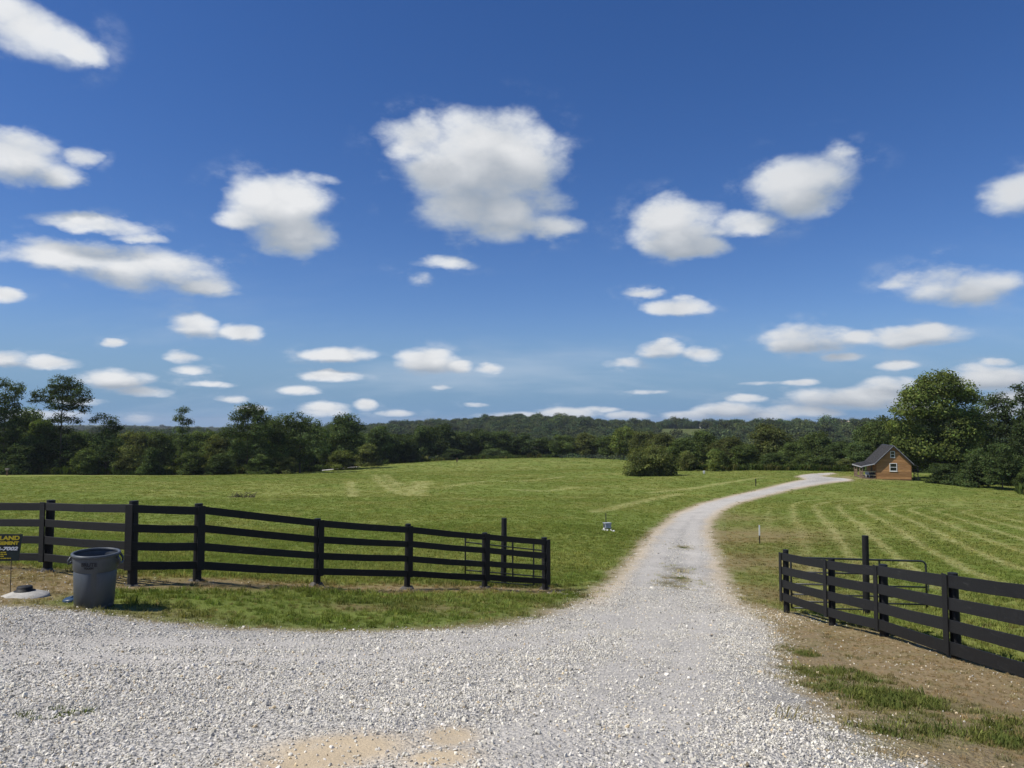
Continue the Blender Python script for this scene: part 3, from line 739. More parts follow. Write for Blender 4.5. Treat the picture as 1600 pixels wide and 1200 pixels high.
def trunk_mesh(H, lobes, seed, r0, lean=0.0):
    rg = random.Random(seed); mb = MB()
    top = max(l[2] for l in lobes)
    n = 7; pts = []
    for i in range(n):
        t = i/(n-1); pts.append((lean*t*H*.1+rg.uniform(-.1, .1)*t, rg.uniform(-.1, .1)*t, t*top*.96-.4*(i == 0)))
    rad = [r0*(1.35 if i == 0 else 1)*(1-.8*i/(n-1)) for i in range(n)]
    mb.tube(pts, rad, 8)
    for (x, y, z, rx, ry, rz) in lobes:
        t = max(.16, min(.85, (z-.45*math.hypot(x, y)-.4*rz)/max(top, .1))); i = t*(n-1); k = int(i); f = i-k
        b = [pts[k][j]*(1-f)+pts[min(k+1, n-1)][j]*f for j in range(3)]; rr = r0*.42*(1-.75*t)
        mid = [b[0]*.5+x*.5, b[1]*.5+y*.5, b[2]*.55+z*.45+.1*H*.1]
        mb.tube([b, mid, (x, y, z)], [rr, rr*.7, rr*.35], 5)
        for q in range(3):
            a = rg.uniform(0, 6.28)
            mb.tube([(x, y, z-.1), (x+rx*.75*math.cos(a), y+ry*.75*math.sin(a), z+rz*rg.uniform(-.3, .7))], [rr*.4, rr*.15], 4)
    return mb.mesh('trunk', M_BARK, True)
def random_lobes(seed, H, W, base=.22, style='round'):
    rg = random.Random(seed); L = []
    n = {'round': 22, 'tall': 19, 'open': 14, 'bush': 19, 'cone': 17}[style]
    for i in range(n):
        t = (i+.5)/n; z = H*(base+(1-base)*(.10+.80*t))
        if style == 'round': w = math.sin(math.pi*min(1, .18+.78*t))**.7
        elif style == 'tall': w = .35+.55*math.sin(math.pi*min(1, .1+.8*t))
        elif style == 'open': w = .5+.5*math.sin(math.pi*(.1+.75*t))
        elif style == 'bush': w = math.sqrt(max(.05, 1-(t*.93)**2))
        else: w = 1.05-t*.9
        a = i*2.4+rg.uniform(-.6, .6); q = W/2*w*rg.uniform(.25, .82)
        r = W*rg.uniform(.12, .23)*(.65+.5*w); rz = min(r*rg.uniform(.7, .95), H*.2)
        L.append((q*math.cos(a), q*math.sin(a), min(z, H-rz*.9), r, r, rz))
    return L
def stand_tree(name, x, y, H, lobes, leaf, per, tint, seed, label, cat, group=None, r0=None, meshes=None):
    o = empty(name, (x, y, gz(x, y)-.05))
    if meshes is None: meshes = (trunk_mesh(H, lobes, seed, r0 or H*.019), crown_mesh(lobes, leaf, per, tint, seed))
    link(bpy.data.objects.new('trunk', meshes[0]), o); link(bpy.data.objects.new('crown', meshes[1]), o)
    tag(o, label, cat, group); return o, meshes
def lobes_from(px, d, pts, x0, y0, rg):
    """crown lobes surveyed as columns, rows and radii; each a true ellipsoid at its own depth"""
    s = d/F_PX; zb = gz(x0, y0); L = []
    for (u, v, r) in pts:
        rr = r*s; p = at(u, v, d)
        L.append((p[0]-x0, rg.uniform(-.55, .55)*max(rr, 1.4), p[2]-zb, rr, rr*1.05, rr*.85))
    return L
_rt = random.Random(4)
def special(name, u, d, pts, tint, label, leaf=.24, per=15.0, r0=None, seed=1, group=None):
    x, y = (u-800)/F_PX*d, d
    L = lobes_from(u, d, pts, x, y, _rt); H = max(l[2]+l[5] for l in L)
    return stand_tree(name, x, y, H, L, leaf*1.08, per*1.7, tint, seed, label, 'tree', group, (r0 or .3)*.55)
# -- the trees one can tell apart
special('maple_tree', 1462, 117, [(1462,606,30),(1432,618,26),(1492,612,26),(1510,622,16),(1415,640,24),(1450,640,34),(1495,645,30),(1412,668,22),(1440,672,32),(1480,675,34),(1515,660,20),(1410,690,18),(1402,706,16),(1435,700,26),(1470,705,32),(1505,695,26),(1520,680,18),(1440,722,18),(1490,722,24),(1425,612,12),(1475,590,14),(1450,594,14)],
        AUTUMN, 'large full round tree, sunlit yellow green, right behind the wooden cabin', .25, 16, .5, 11, 'trees standing right of the cabin')
special('tall_tree', 97, 143, [(92,600,17),(108,602,16),(80,610,13),(64,616,10),(55,625,8),(72,624,10),(98,618,18),(130,612,11),(134,624,9),(118,624,14),(104,636,12),(130,640,8),(88,634,12),(95,655,12),(112,658,9),(120,634,8),(100,672,10),(110,688,12),(90,700,12),(112,710,13),(84,670,9),(97,722,12)],
        DARK, 'tall open crowned tree on bare trunk, sky showing through, above the left treeline', .21, 15, .42, 12, 'trees along the left edge of the field')
special('tall_tree', 8, 141, [(4,600,12),(28,606,11),(14,618,14),(36,612,7),(-6,625,18),(10,640,18),(20,632,11),(-8,650,20),(14,660,18),(8,680,22),(-5,700,26),(18,708,20),(0,722,22)],
        DARK, 'tall dark tree at the far left edge of the treeline', .21, 15, .4, 13, 'trees along the left edge of the field')
special('slender_tree', 286, 150, [(284,643,6),(290,640,5),(281,655,8),(292,660,8),(285,672,9),(293,688,9),(284,690,11),(288,706,12)],
        DARK, 'slender tree with a small tufted top poking out of the left treeline', .2, 20, .22, 14, 'trees along the left edge of the field')
special('flat_topped_tree', 168, 144, [(160,652,8),(150,656,6),(174,658,10),(181,668,8),(170,672,12),(160,688,14),(176,692,15),(165,710,16),(152,712,13),(182,714,14)],
        DARK, 'small flat topped tree between the tall open tree and the slender one', .21, 17, .25, 15, 'trees along the left edge of the field')
special('broad_tree', 388, 146, [(384,640,13),(398,642,13),(372,652,14),(404,652,13),(388,662,22),(368,676,18),(408,674,18),(386,694,22),(404,704,18),(372,708,16)],
        DARK, 'leafy tree with a square top, highest of the left middle group', .22, 17, .3, 16, 'trees along the left edge of the field')
special('broad_tree', 470, 152, [(440,664,20),(462,660,19),(484,668,18),(500,680,15),(448,684,22),(474,686,24),(498,700,18),(440,706,20),(468,712,22),(424,672,14),(422,694,16)],
        DARK, 'wide dark rounded tree right of the square topped tree', .22, 16, .34, 17, 'trees along the left edge of the field')
special('broad_tree', 541, 172, [(536,656,12),(548,660,14),(528,666,13),(560,668,11),(540,676,20),(556,690,15),(526,690,15),(543,704,16)],
        DARK, 'dark round tree beside the pale gravel track at the field edge', .25, 17, .3, 18, 'trees along the left edge of the field')
special('thicket_tree', 1016, 121, [(1000,716,20),(1022,712,21),(1042,722,17),(990,728,15),(1010,734,19),(1034,736,17),(1046,734,11),(984,738,10),(1022,738,15),(1000,742,9),(1040,742,9)],
        (.135, .155, .052), 'low rounded willowy thicket jutting into the field, cut flat below', .17, 26, .2, 19)
special('ragged_tree', 1560, 122, [(1548,626,12),(1562,624,13),(1574,634,11),(1540,638,12),(1556,646,18),(1578,652,15),(1530,650,12),(1545,668,18),(1572,672,18),(1560,694,22),(1538,700,20),(1580,706,18),(1556,722,22),(1530,728,18),(1580,732,18)],
        DARK, 'ragged dark green tree between the large round tree and the picture edge', .23, 15, .36, 20, 'trees standing right of the cabin')
special('ragged_tree', 1598, 114, [(1586,606,8),(1600,610,9),(1592,622,8),(1606,626,11),(1602,646,14),(1610,670,20),(1598,690,16),(1612,715,22)],
        DARK, 'thin topped tree cut by the right picture edge', .22, 16, .3, 21, 'trees standing right of the cabin')
special('yellow_green_tree', 1120, 131, [(1118,712,9),(1114,724,9),(1124,722,9),(1118,734,11)],
        LIGHT, 'small bright yellow green tree behind the crest, right of the thicket', .17, 26, .12, 22)
# -- the rest of the rows: column, row of the top, width in pixels, distance, style, tone
VAR = {}
def row_tree(u, top, w, d, style, tint, label, group, name='broadleaf_tree', seed=0):
    x, y = (u-800)/F_PX*d, d
    zt = at(u, top, d)[2]; H = zt-gz(x, y); W = w*d/F_PX
    key = (style, tint, seed % 2)
    if key not in VAR:
        L = random_lobes(40+seed % 2+len(style)*7, 10.0, 8.5, -.06 if style in ('bush', 'cone') else .12, style)
        VAR[key] = (trunk_mesh(10.0, L, seed, .12), crown_mesh(L, .27, 25.0, tint, 50+seed % 2+len(style)))
    o, _ = stand_tree(name, x, y, H, None, 0, 0, None, 0, label, 'tree', group, meshes=VAR[key])
    o.scale = (W/8.5, W/8.5, H/10.0); o.rotation_euler = (0, 0, seed*1.7)
    return o
GL, GC, GR = 'trees along the left edge of the field', 'trees across the middle of the picture beyond the field', 'trees standing right of the cabin'
ROWS = [
 # left treeline
 (45,636,60,152,'open',DARK,'dark tree between the tall left edge tree and the tall open crowned tree',GL),
 (68,652,60,146,'round',MID,'mid green tree filling the gap left of the tall open trunk',GL),
 (40,690,62,140,'bush',DARK,'low dark leafy tree beside the brown post at the field edge',GL),
 (122,672,50,148,'round',DARK,'dark tree under the right side of the tall open crown',GL),
 (135,700,44,140,'bush',MID,'low leafy tree right of the tall open trunk',GL),
 (210,672,60,166,'round',OLIVE,'grey green tree in the low stretch of the left treeline',GL),
 (250,675,58,170,'tall',MID,'mid green tree left of the slender tufted tree',GL),
 (238,697,40,141,'cone',DARK,'dark pointed bush tree standing forward of the left treeline',GL),
 (200,706,44,143,'bush',OLIVE,'pale brushy tree in front of the grey green one',GL),
 (318,671,56,165,'round',MID,'tree right of the slender tufted tree',GL),
 (345,680,46,158,'tall',OLIVE,'brownish green tree left of the square topped tree',GL),
 (300,704,46,143,'bush',MID,'low bushy tree below and right of the slender tree',GL),
 (345,708,44,143,'bush',DARK,'low dark bushy tree left below the square topped tree',GL),
 (425,650,40,160,'tall',DARK,'dark tree peeping between the square topped and the wide rounded tree',GL),
 (410,708,44,145,'bush',MID,'low bushy tree under the square topped tree',GL),
 (450,712,34,146,'bush',OLIVE,'light olive bush tree under the wide rounded tree',GL),
 (512,668,34,182,'tall',DARK,'dark narrow tree between the wide and the round tree',GL),
 (535,702,42,168,'bush',LIGHT,'pale green bush beside the gravel track',GL),
 (575,692,44,185,'bush',OLIVE,'olive bush tree right of the gravel track',GL),
 (592,664,54,205,'round',DARK,'dark tree first right of the round tree by the track',GL),
 (625,678,48,212,'round',DARK,'second dark tree right of the gravel track',GL),
 (662,664,42,225,'tall',DARK,'tall dark tree before the left hill clearing',GL),
 (690,662,58,235,'round',DARK,'dark tree below the long pale hill clearing',GL),
 (722,672,50,240,'round',DARK,'dark tree under the right end of the pale clearing',GL),
 (752,670,54,245,'round',DARK,'dark tree halfway along the far field crest',GL),
 (785,672,52,248,'round',DARK,'dark tree left of the lone utility pole',GL),
 (815,676,48,250,'bush',DARK,'dark tree just left of the utility pole',GL),
 (848,682,48,250,'bush',DARK,'dark tree just right of the utility pole',GL),
 (640,700,46,215,'bush',DARK,'low dark bush tree on the far field edge',GL),
 (705,700,50,226,'bush',DARK,'low dark bush tree on the far crest under the clearing',GL),
 (770,700,50,236,'bush',DARK,'low dark bush tree on the middle of the far crest',GL),
 # middle
 (878,678,42,240,'round',MID,'green tree on the far crest right of the utility pole',GC),
 (915,676,48,238,'round',OLIVE,'olive round tree on the far crest, fourth right of the pole',GC),
 (948,680,44,234,'tall',MID,'mid green tree left of the yellowing one',GC),
 (974,667,46,228,'tall',AUTUMN,'yellowing tall tree behind the left end of the thicket',GC),
 (1004,672,56,205,'round',OLIVE,'olive tree rising right behind the thicket',GC),
 (1036,676,54,185,'round',OLIVE,'olive tree behind the right end of the thicket',GC),
 (1068,682,48,168,'round',MID,'tree just right of the thicket',GC),
 (1072,704,36,134,'bush',OLIVE,'low pale brushy tree touching the right side of the thicket',GC),
 (1098,671,56,175,'round',MID,'tall tree behind the small bright yellow green one',GC),
 (1140,682,60,165,'round',OLIVE,'broad olive tree right of the bright yellow green one',GC),
 (1164,694,46,150,'tall',MID,'tree left of the tallest tree in the middle row',GC),
 (1198,662,66,172,'round',OLIVE,'tallest round tree of the middle row, left of the cabin drive end',GC),
 (1238,690,50,156,'round',MID,'tree right of the tallest in the middle row',GC),
 (1274,674,60,172,'round',MID,'round tree behind the drive end',GC),
 (1312,690,46,158,'tall',DARK,'dark tree left behind the cabin porch',GC),
 (1120,700,40,146,'bush',MID,'bushy tree behind the bright yellow green one',GC),
 (1205,706,46,142,'bush',DARK,'low dark bushy tree under the tallest middle tree',GC),
 (1255,708,42,142,'bush',MID,'low bushy tree on the crest behind the drive',GC),
 (1288,712,38,142,'bush',DARK,'low dark bush on the crest behind the drive end',GC),
 (1322,716,34,138,'bush',OLIVE,'low pale bush left of the cabin porch roof',GC),
 (1345,690,50,148,'round',DARK,'dark tree directly behind the cabin porch',GC),
 (1375,650,66,150,'round',MID,'tree behind the cabin ridge, left of the large round tree',GC),
 (1352,664,50,165,'tall',DARK,'dark tree left of the tree behind the cabin ridge',GC),
 # right
 (1520,640,60,135,'round',DARK,'dark tree behind the right shoulder of the large round tree',GR),
 (1500,706,56,116,'bush',DARK,'dark low tree under the right side of the large round tree',GR),
 (1540,716,56,108,'bush',DARK,'dark low tree at the foot of the ragged tree',GR),
 (1578,712,52,104,'bush',DARK,'dark low tree below the thin topped tree',GR),
 (1600,728,34,92,'bush',MID,'bright leafy bush at the right picture edge',GR),
 (1472,722,50,104,'bush',DARK,'low dark bush just right of the cabin lean-to',GR),
 (1525,700,60,99,'bush',DARK,'dark bushy tree reaching down to the mown field, right of the large round tree',GR),
 (1562,690,60,95,'round',DARK,'dark tree reaching down to the mown field near the picture edge',GR),
 (1640,620,80,112,'round',DARK,'dark tree just outside the right picture edge',GR),
 (1660,700,80,96,'bush',DARK,'low dark bush tree just outside the right picture edge',GR),
 (-50,610,80,145,'round',DARK,'dark tree just outside the left picture edge',GL),
 (-40,690,70,140,'bush',DARK,'low dark bush tree just outside the left picture edge',GL),
]
for i, (u, top, w, d, st, ti, lab, gp) in enumerate(ROWS): row_tree(u, top, w, d, st, ti, lab, gp, seed=i)
# (woods)
# -- woods that read as one mass
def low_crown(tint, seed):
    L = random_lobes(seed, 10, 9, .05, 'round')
    return proto('crown', crown_mesh(L, .5, 4.0, tuple(c*.82 for c in tint), seed, .4))  # dark green foliage, tint dimmed further to carry cloud shade on the hills
def wood_material():
    m, g = material('wood_leaves')
    c = g.v('MULTIPLY', col_node(g, 'tint'), tint_node(g))
    a = g.n('ShaderNodeBsdfDiffuse'); g.put(a.inputs[0], c); finish(g, a.outputs[0]); return m
M_WOOD = wood_material()
def build_woods():
    rg = np.random.default_rng(9)
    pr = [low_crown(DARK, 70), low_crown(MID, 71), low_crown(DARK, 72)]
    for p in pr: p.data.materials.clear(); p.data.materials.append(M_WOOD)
    def wood(name, n, r0, r1, a0, a1, s0, label, holes=()):
        r = np.sqrt(rg.uniform(r0*r0, r1*r1, n)); a = rg.uniform(math.radians(a0), math.radians(a1), n)
        x, y = r*np.sin(a), r*np.cos(a); col = 800+F_PX*np.tan(a)
        k = np.ones(n, bool)
        for (c0, c1, d0, d1) in holes: k &= ~((col > c0) & (col < c1) & (r > d0) & (r < d1))
        x, y = x[k], y[k]; n = len(x); s = s0*np.exp(rg.normal(0, .22, n))
        t = np.exp(rg.normal(0, .17, n))[:, None]*np.stack([rg.uniform(.85, 1.2, n), np.ones(n), rg.uniform(.9, 1.15, n)], -1)
        z = ground(x, y)-1; cap = EYE-(np.interp(col[k], TOP_X, TOP_Y)-660)/F_PX*y-z; s = np.maximum(.6, np.minimum(s, cap/10*rg.uniform(.6, 1.3, n)))
        o = scatter(name, np.stack([x, y, z], -1), np.stack([0*x, 0*x, rg.uniform(0, 6.28, n)], -1), np.stack([s*1.1, s*1.1, s], -1), rg.integers(0, 3, n), t, pr)
        tag(o, label, 'wood', kind='stuff')
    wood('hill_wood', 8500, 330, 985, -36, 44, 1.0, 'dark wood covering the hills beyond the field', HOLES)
    wood('distant_wood', 4200, 2000, 2750, -44, 34, 2.0, 'distant wooded ridge on the horizon')
    pv = [proto('crown', VAR[k][1]) for k in (('round', DARK, 0), ('round', MID, 0), ('bush', DARK, 0), ('tall', DARK, 0)) if k in VAR]
    for (n, r0, r1, a0, a1, row, label) in ((420, 200, 320, -46, -8, 676, 'wood behind the left treeline'), (330, 185, 320, 11, 46, 690, 'wood in the dip behind the middle and right trees')):
        r = np.sqrt(rg.uniform(r0*r0, r1*r1, n)); a = np.radians(rg.uniform(a0, a1, n)); x, y = r*np.sin(a), r*np.cos(a)
        z = ground(x, y); k = z < EYE-(730-660)/F_PX*y+6; x, y, z = x[k], y[k], z[k]; n = len(x)
        h = np.clip((EYE-(row-660)/F_PX*y-z)*rg.uniform(.72, 1.03, n), 4, 19)/10; w = rg.uniform(.8, 1.25, n)
        o = scatter('valley_wood', np.stack([x, y, z-.3], -1), np.stack([0*x, 0*x, rg.uniform(0, 6.28, n)], -1), np.stack([w, w, h], -1), rg.integers(0, len(pv), n), np.ones((n, 3)), pv)
        tag(o, label, 'wood', kind='stuff')
TOP_X = [-900,0,150,350,520,600,700,800,880,960,1040,1150,1300,1700]; TOP_Y = [668,668,666,666,661,659,653,645,647,655,653,655,655,655]
HOLES = [(690,765,600,800),(636,668,540,680),(1028,1112,690,925),(1110,1140,760,860),(1312,1340,780,862)]
build_woods()
# -- weeds at the foot of the left trees
def build_weeds():
    rg = np.random.default_rng(15)
    mat = tint_material('weed_leaf', transl=.25)
    pr = [proto('weed', tuft_mesh(mat, rg, 40, 1.1, .45, .13, .6)) for _ in range(4)]
    u = np.concatenate([rg.uniform(-60, 500, 2600), rg.uniform(500, 860, 500), rg.uniform(1585, 1680, 40), rg.uniform(1060, 1320, 300)])
    dd = np.where(u < 500, np.interp(u, [-60, 150, 300, 500], [139, 140, 143, 162])+rg.gamma(1.3, 1.6, len(u)),
         np.where(u < 900, np.interp(u, [500, 570, 700, 860], [172, 192, 222, 231])+rg.gamma(1.5, 2, len(u)),
         np.where(u > 1400, np.interp(u, [1490, 1600, 1680], [100, 86, 80])+rg.gamma(1.5, 1.5, len(u)), 133+rg.gamma(1.5, 1.5, len(u)))))
    x = (u-800)/F_PX*dd; n = len(x)
    t = np.exp(rg.normal(0, .25, n))[:, None]*np.where((rg.random(n) < .3)[:, None], np.array([[.10, .10, .03]]), np.array([[.06, .085, .022]]))
    s = np.exp(rg.normal(0, .3, n))*.95
    o = scatter('undergrowth', np.stack([x, dd, ground(x, dd)-.05], -1), np.stack([0*x, 0*x, rg.uniform(0, 6, n)], -1), np.stack([s, s, s], -1), rg.integers(0, 4, n), t, pr)
    tag(o, 'rough weeds and brambles along the foot of the trees', 'undergrowth', kind='stuff')
build_weeds()
# ---------------------------------------------------------------- fences and gates
def black_wood():
    m, g = material('black_fence_paint')
    tc = g.n('ShaderNodeTexCoord').outputs['Object']; oi = g.n('ShaderNodeObjectInfo').outputs['Random']
    tc = g.v('ADD', tc, g.v('SCALE', (7.1, 3.3, 5.9), scale=oi))
    n = g.noise(g.v('MULTIPLY', tc, (1, 1, 9)), 3.0, 6, .65); n2 = g.noise(tc, 30, 4, .6); n3 = g.noise(tc, 2.2, 5, .65)
    worn = g.m('MULTIPLY', g.mr(n, .56, .76), g.mr(n3, .47, .65))
    c = g.mix(g.mr(n2, .3, .7), rgba((.006, .0062, .0068)), rgba((.0125, .0128, .0138)))
    c = g.mix(worn, c, rgba((.065, .064, .064)))
    c = g.v('SCALE', c, scale=g.mr(oi, 0, 1, .7, 1.35, 'LINEAR'))
    b = principled(g, c, g.mr(n2, .2, .8, .5, .75, 'LINEAR'), .35, 0, bump(g, g.m('ADD', n, g.m('MULTIPLY', n2, .4)), .35, .01))
    finish(g, b.outputs[0]); return m
M_BLACK = black_wood()
M_CONC = plain('footing_concrete', (.12, .112, .10), .95, .1, var=.25, scale=9, bscale=50, bstr=.6)
M_TUBE = plain('gate_tube', (.03, .034, .034), .45, .5, var=.2, scale=5, bstr=.05)
M_GALV = plain('dull_steel', (.30, .31, .32), .45, .5, .6, var=.12, scale=8, bstr=.05)
def local(p, o): return tuple(np.array(p)-np.array(o))
def build_fence(data, label, board, trim_w, side, footing, seed):
    """posts with four boards nailed to the face towards the drive and a trim board over each joint"""
    rg = random.Random(seed)
    base = np.array([*fxy(data[0]), 0]); base[2] = gz(base[0], base[1])
    root = empty('board_fence', tuple(base)); tag(root, label, 'fence', 'black four board fences beside the entrance')
    P = []
    for e in data:
        x, y = fxy(e); d = e[1]
        zb = at(e[0], e[3], d)[2]; zt = at(e[0], e[4], d)[2]
        P.append((np.array([x, y]), gz(x, y), zb, zt))
    n = len(P)
    def out_dir(i):
        a = P[max(i-1, 0)][0]; b = P[min(i+1, n-1)][0]; t = (b-a)/np.linalg.norm(b-a)
        o = np.array([t[1], -t[0]]); return (o if o@(-P[i][0]) > 0 else -o), t
    for i, (p, zg, zb, zt) in enumerate(P):
        o, t = out_dir(i); c = p-o*.115
        r = .075+rg.uniform(-.006, .007); top = zt+rg.uniform(.01, .05)+(.06 if i == 0 and side == 'R' else 0)
        lx, ly = rg.uniform(-.015, .015), rg.uniform(-.015, .015)
        mb = MB(); k = 12; rings = [(-.3, 1.05), (0, 1.04), (.5, 1.0), (top-zg, .97)]
        mb.tube([local((c[0]+lx*h, c[1]+ly*h, zg+h), base) for h, _ in rings], [r*q for _, q in rings], k)
        mb.build('post', M_BLACK, root)
        # trim board
        q = p+o*.024
        mb = MB(); mb.bar(local((q[0], q[1], zb), base), local((q[0], q[1], zt), base), .022, trim_w, up=(t[0], t[1], 0))
        mb.build('trim_board', M_BLACK, root, bevel=.003)
        if footing:
            mb = MB(); prof = []
            for a in range(14):
                an = a/14*6.283; rr = rg.uniform(.11, .24)
                prof.append((rr*math.cos(an)+c[0], rr*.8*math.sin(an)+c[1]))
            h = rg.uniform(.03, .07)
            vs = [local((x, y, gz(x, y)-.06), base) for x, y in prof]+[local((c[0]+(x-c[0])*.62, c[1]+(y-c[1])*.62, zg+h*rg.uniform(.6, 1.3)), base) for x, y in prof]
            fs = [(j, (j+1) % 14, 14+(j+1) % 14, 14+j) for j in range(14)]+[tuple(range(14, 28))]
            mb.add(vs, fs); mb.build('post_footing', M_CONC, root)
    pitch = .325
    for i in range(n-1):
        (p, _, zb0, zt0), (q, _, zb1, zt1) = P[i], P[i+1]
        t = (q-p)/np.linalg.norm(q-p); o = np.array([t[1], -t[0]]); o = o if o@(-p) > 0 else -o
        for k in range(4):
            f = k/3
            za = (zt0-board/2-.01)*(1-f)+(zb0+board/2+.02)*f+rg.uniform(-.012, .012); zc = (zt1-board/2-.01)*(1-f)+(zb1+board/2+.02)*f+rg.uniform(-.012, .012)
            a = (p[0]+t[0]*.004, p[1]+t[1]*.004, za); b = (q[0]-t[0]*.004, q[1]-t[1]*.004, zc); m_ = ((a[0]+b[0])/2, (a[1]+b[1])/2, (za+zc)/2-rg.uniform(.002, .014))
            mb = MB(); mb.bar(local(a, base), local(m_, base), .025, board*rg.uniform(.97, 1.03)); mb.bar(local(m_, base), local(b, base), .0251, board*rg.uniform(.97, 1.03))
            mb.build('rail_board', M_BLACK, root, bevel=.003)
    return root
build_fence(FENCE_L, 'black four board fence left of the drive, bending behind the trash can', .145, .14, 'L', True, 3)
build_fence(FENCE_R, 'black four board fence right of the drive, running towards the viewer', .18, .15, 'R', False, 4)
def tall_post(u, d, top, label):
    x, y = (u-800)/F_PX*d, d; z = gz(x, y); H = at(u, top, d)[2]-z
    o = MB().tube([(0, 0, -.4), (0, 0, .4), (.01, 0, H*.6), (.015, .01, H)], [.085, .083, .08, .077], 14).build('gate_post', M_BLACK)
    o.location = (x, y, z); tag(o, label, 'post', 'tall black gate posts')
tall_post(787, 20.9, 809.5, 'tall black round post behind the left fence, carrying the left gate')
tall_post(1346, 18.3, 837, 'tall black round post behind the right fence')
def tube_gate(a, b, za, zb, H, bars, stiles, mat, label, rad):
    a, b = np.array(a), np.array(b); L = np.linalg.norm(b-a); ang = math.atan2(b[1]-a[1], b[0]-a[0])
    root = empty('tube_gate', (a[0], a[1], za), ang); tag(root, label, 'gate', 'open tubular farm gates')
    sl = (zb-za)/L
    def P(x, z): return (x, 0, z+sl*x)
    c = .12; arc = []
    for k in range(5):
        t = math.pi/2*k/4; arc.append((c-c*math.sin(math.pi/2-t), H-c+c*math.sin(t)))
    out = [P(0, 0.1)]+[P(x, z) for x, z in arc]+[P(L-x, z) for x, z in arc[::-1]]+[P(L, .1)]
    MB().tube(out, rad, 8).build('frame', mat, root, True)
    for z in bars: MB().tube([P(.0, z), P(L, z)], rad*.8, 8).build('bar', mat, root, True)
    for x in stiles: MB().bar(P(x, .08), P(x, H-.02), .012, .045, up=(1, 0, 0)).build('brace', mat, root)
    mb = MB().tube([P(L-.05, H*.62), P(L+.06, H*.56)], .012, 6).tube([P(L+.06, H*.56), P(L+.05, H*.45)], .012, 6); mb.build('latch', M_GALV, root)
    return root
_ga, _gb = ray(727, 880)*19.9, ray(853, 880)*21.3
tube_gate(_ga[:2], _gb[:2], at(729, 905, 19.9)[2]-.12, at(853, 915, 21.3)[2]-.12, 1.34, (.1, .36, .62, .88, 1.1), (.72, 1.5, 2.2), M_TUBE, 'dark tubular farm gate standing open behind the left fence end', .021)
_ga, _gb = ray(1236, 900)*18.9, ray(1447, 900)*19.2
tube_gate(_ga[:2], _gb[:2], at(1236, 951, 18.9)[2]-.08, at(1447, 957, 19.2)[2]-.06, 1.36, (.1, .26, .44, .70, 1.0), (1.1, 2.35), M_TUBE, 'black tubular farm gate with rounded corners, open behind the right fence', .026)
# ---------------------------------------------------------------- trash can
def build_can():
    p = hit(147, 952); y = p[1]+.25; x = p[0]*y/p[1]
    root = empty('trash_can', (x, y, gz(x, y)-.01), .35); tag(root, 'grey plastic trash can with open top before the left fence', 'trash can')
    root.rotation_euler = (math.radians(1.5), math.radians(2.5), math.radians(-20))
    M = plain('grey_plastic', (.070, .079, .088), .42, .4, var=.10, scale=5, bstr=.06, stretch=(1, 1, .35))
    MD = plain('dark_plastic', (.018, .019, .022), .5, .35, var=.1, scale=6, bstr=.05)
    H = .80; n = 48
    def rad(z): return .252+(.29-.252)*z/H
    prof = [(.0, .02), (.20, .012), (rad(0)-.02, .0), (rad(0), .02), (rad(.04)+.002, .05), (rad(.05), .07), (rad(.555), .555), (rad(.57)+.012, .575), (rad(.70)+.013, .70), (rad(.76)+.012, .765)]
    mb = MB().lathe(prof, n)
    mb.lathe([(rad(.76)+.006, .765), (rad(.7)-.004, .70), (rad(.1)-.008, .08), (.0, .06)], n)
    body = mb.build('body', M, root, True)
    MB().lathe([(rad(.76)+.004, .757), (.312, .757), (.322, .766), (.322, .790), (.312, .80), (.290, .80), (.284, .792), (.284, .768), (rad(.76)+.004, .757)], n).build('rim', M, root, True)
    # raised panels on the side
    for k in range(4):
        a0 = math.radians(-90-38+k*90); a1 = math.radians(-90+38+k*90); vs = []; fs = []; q = 12
        for (dz, off) in ((.075, .0), (.085, .007), (.535, .007), (.545, .0)):
            for i in range(q+1):
                a = a0+(a1-a0)*i/q; oo = off if 0 < i < q else 0.0
                r = rad(dz)+.0005+oo; vs.append((r*math.cos(a), r*math.sin(a), dz))
        for j in range(3):
            for i in range(q): fs.append((j*(q+1)+i, j*(q+1)+i+1, (j+1)*(q+1)+i+1, (j+1)*(q+1)+i))
        MB().add(vs, fs).build('panel', M, body, True)
    for sgn, an in ((1, 0.0), (-1, math.pi)):
        a = an+.6; ca, sa = math.cos(a), math.sin(a)
        def Q(r, t, z): return (ca*r-sa*t, sa*r+ca*t, z)
        mb = MB()
        for t in (-.085, .085): mb.tube([Q(.30, t, .75), Q(.335, t, .70), Q(.335, t*.92, .655)], [.018, .016, .014], 6)
        mb.tube([Q(.335, -.085, .655), Q(.345, -.04, .64), Q(.345, .04, .64), Q(.335, .085, .655)], .015, 8)
        mb.build('handle', M, root, True)
    # lettering on the upper band, facing the drive
    for txt, z, s in (('BRUTE', .655, .052), ('TOUGH', .615, .026)):
        cu = bpy.data.curves.new('letter', 'FONT'); cu.body = txt; cu.size = s*1.35; cu.extrude = .002; cu.align_x = 'CENTER'; cu.offset = .0022
        tmp = bpy.data.objects.new('letter', cu); COL.objects.link(tmp)
        bpy.context.view_layer.update()
        me = bpy.data.meshes.new_from_object(tmp.evaluated_get(bpy.context.evaluated_depsgraph_get())); bpy.data.objects.remove(tmp)
        rr = rad(z)+.0185; mid = math.radians(-58)
        for v in me.vertices:
            an = mid+v.co.x/rr; r = rr+v.co.z; v.co = Vector((r*math.cos(an), r*math.sin(an), z+v.co.y))
        me.materials.clear(); me.materials.append(MD)
        link(bpy.data.objects.new('lettering', me), body)
build_can()
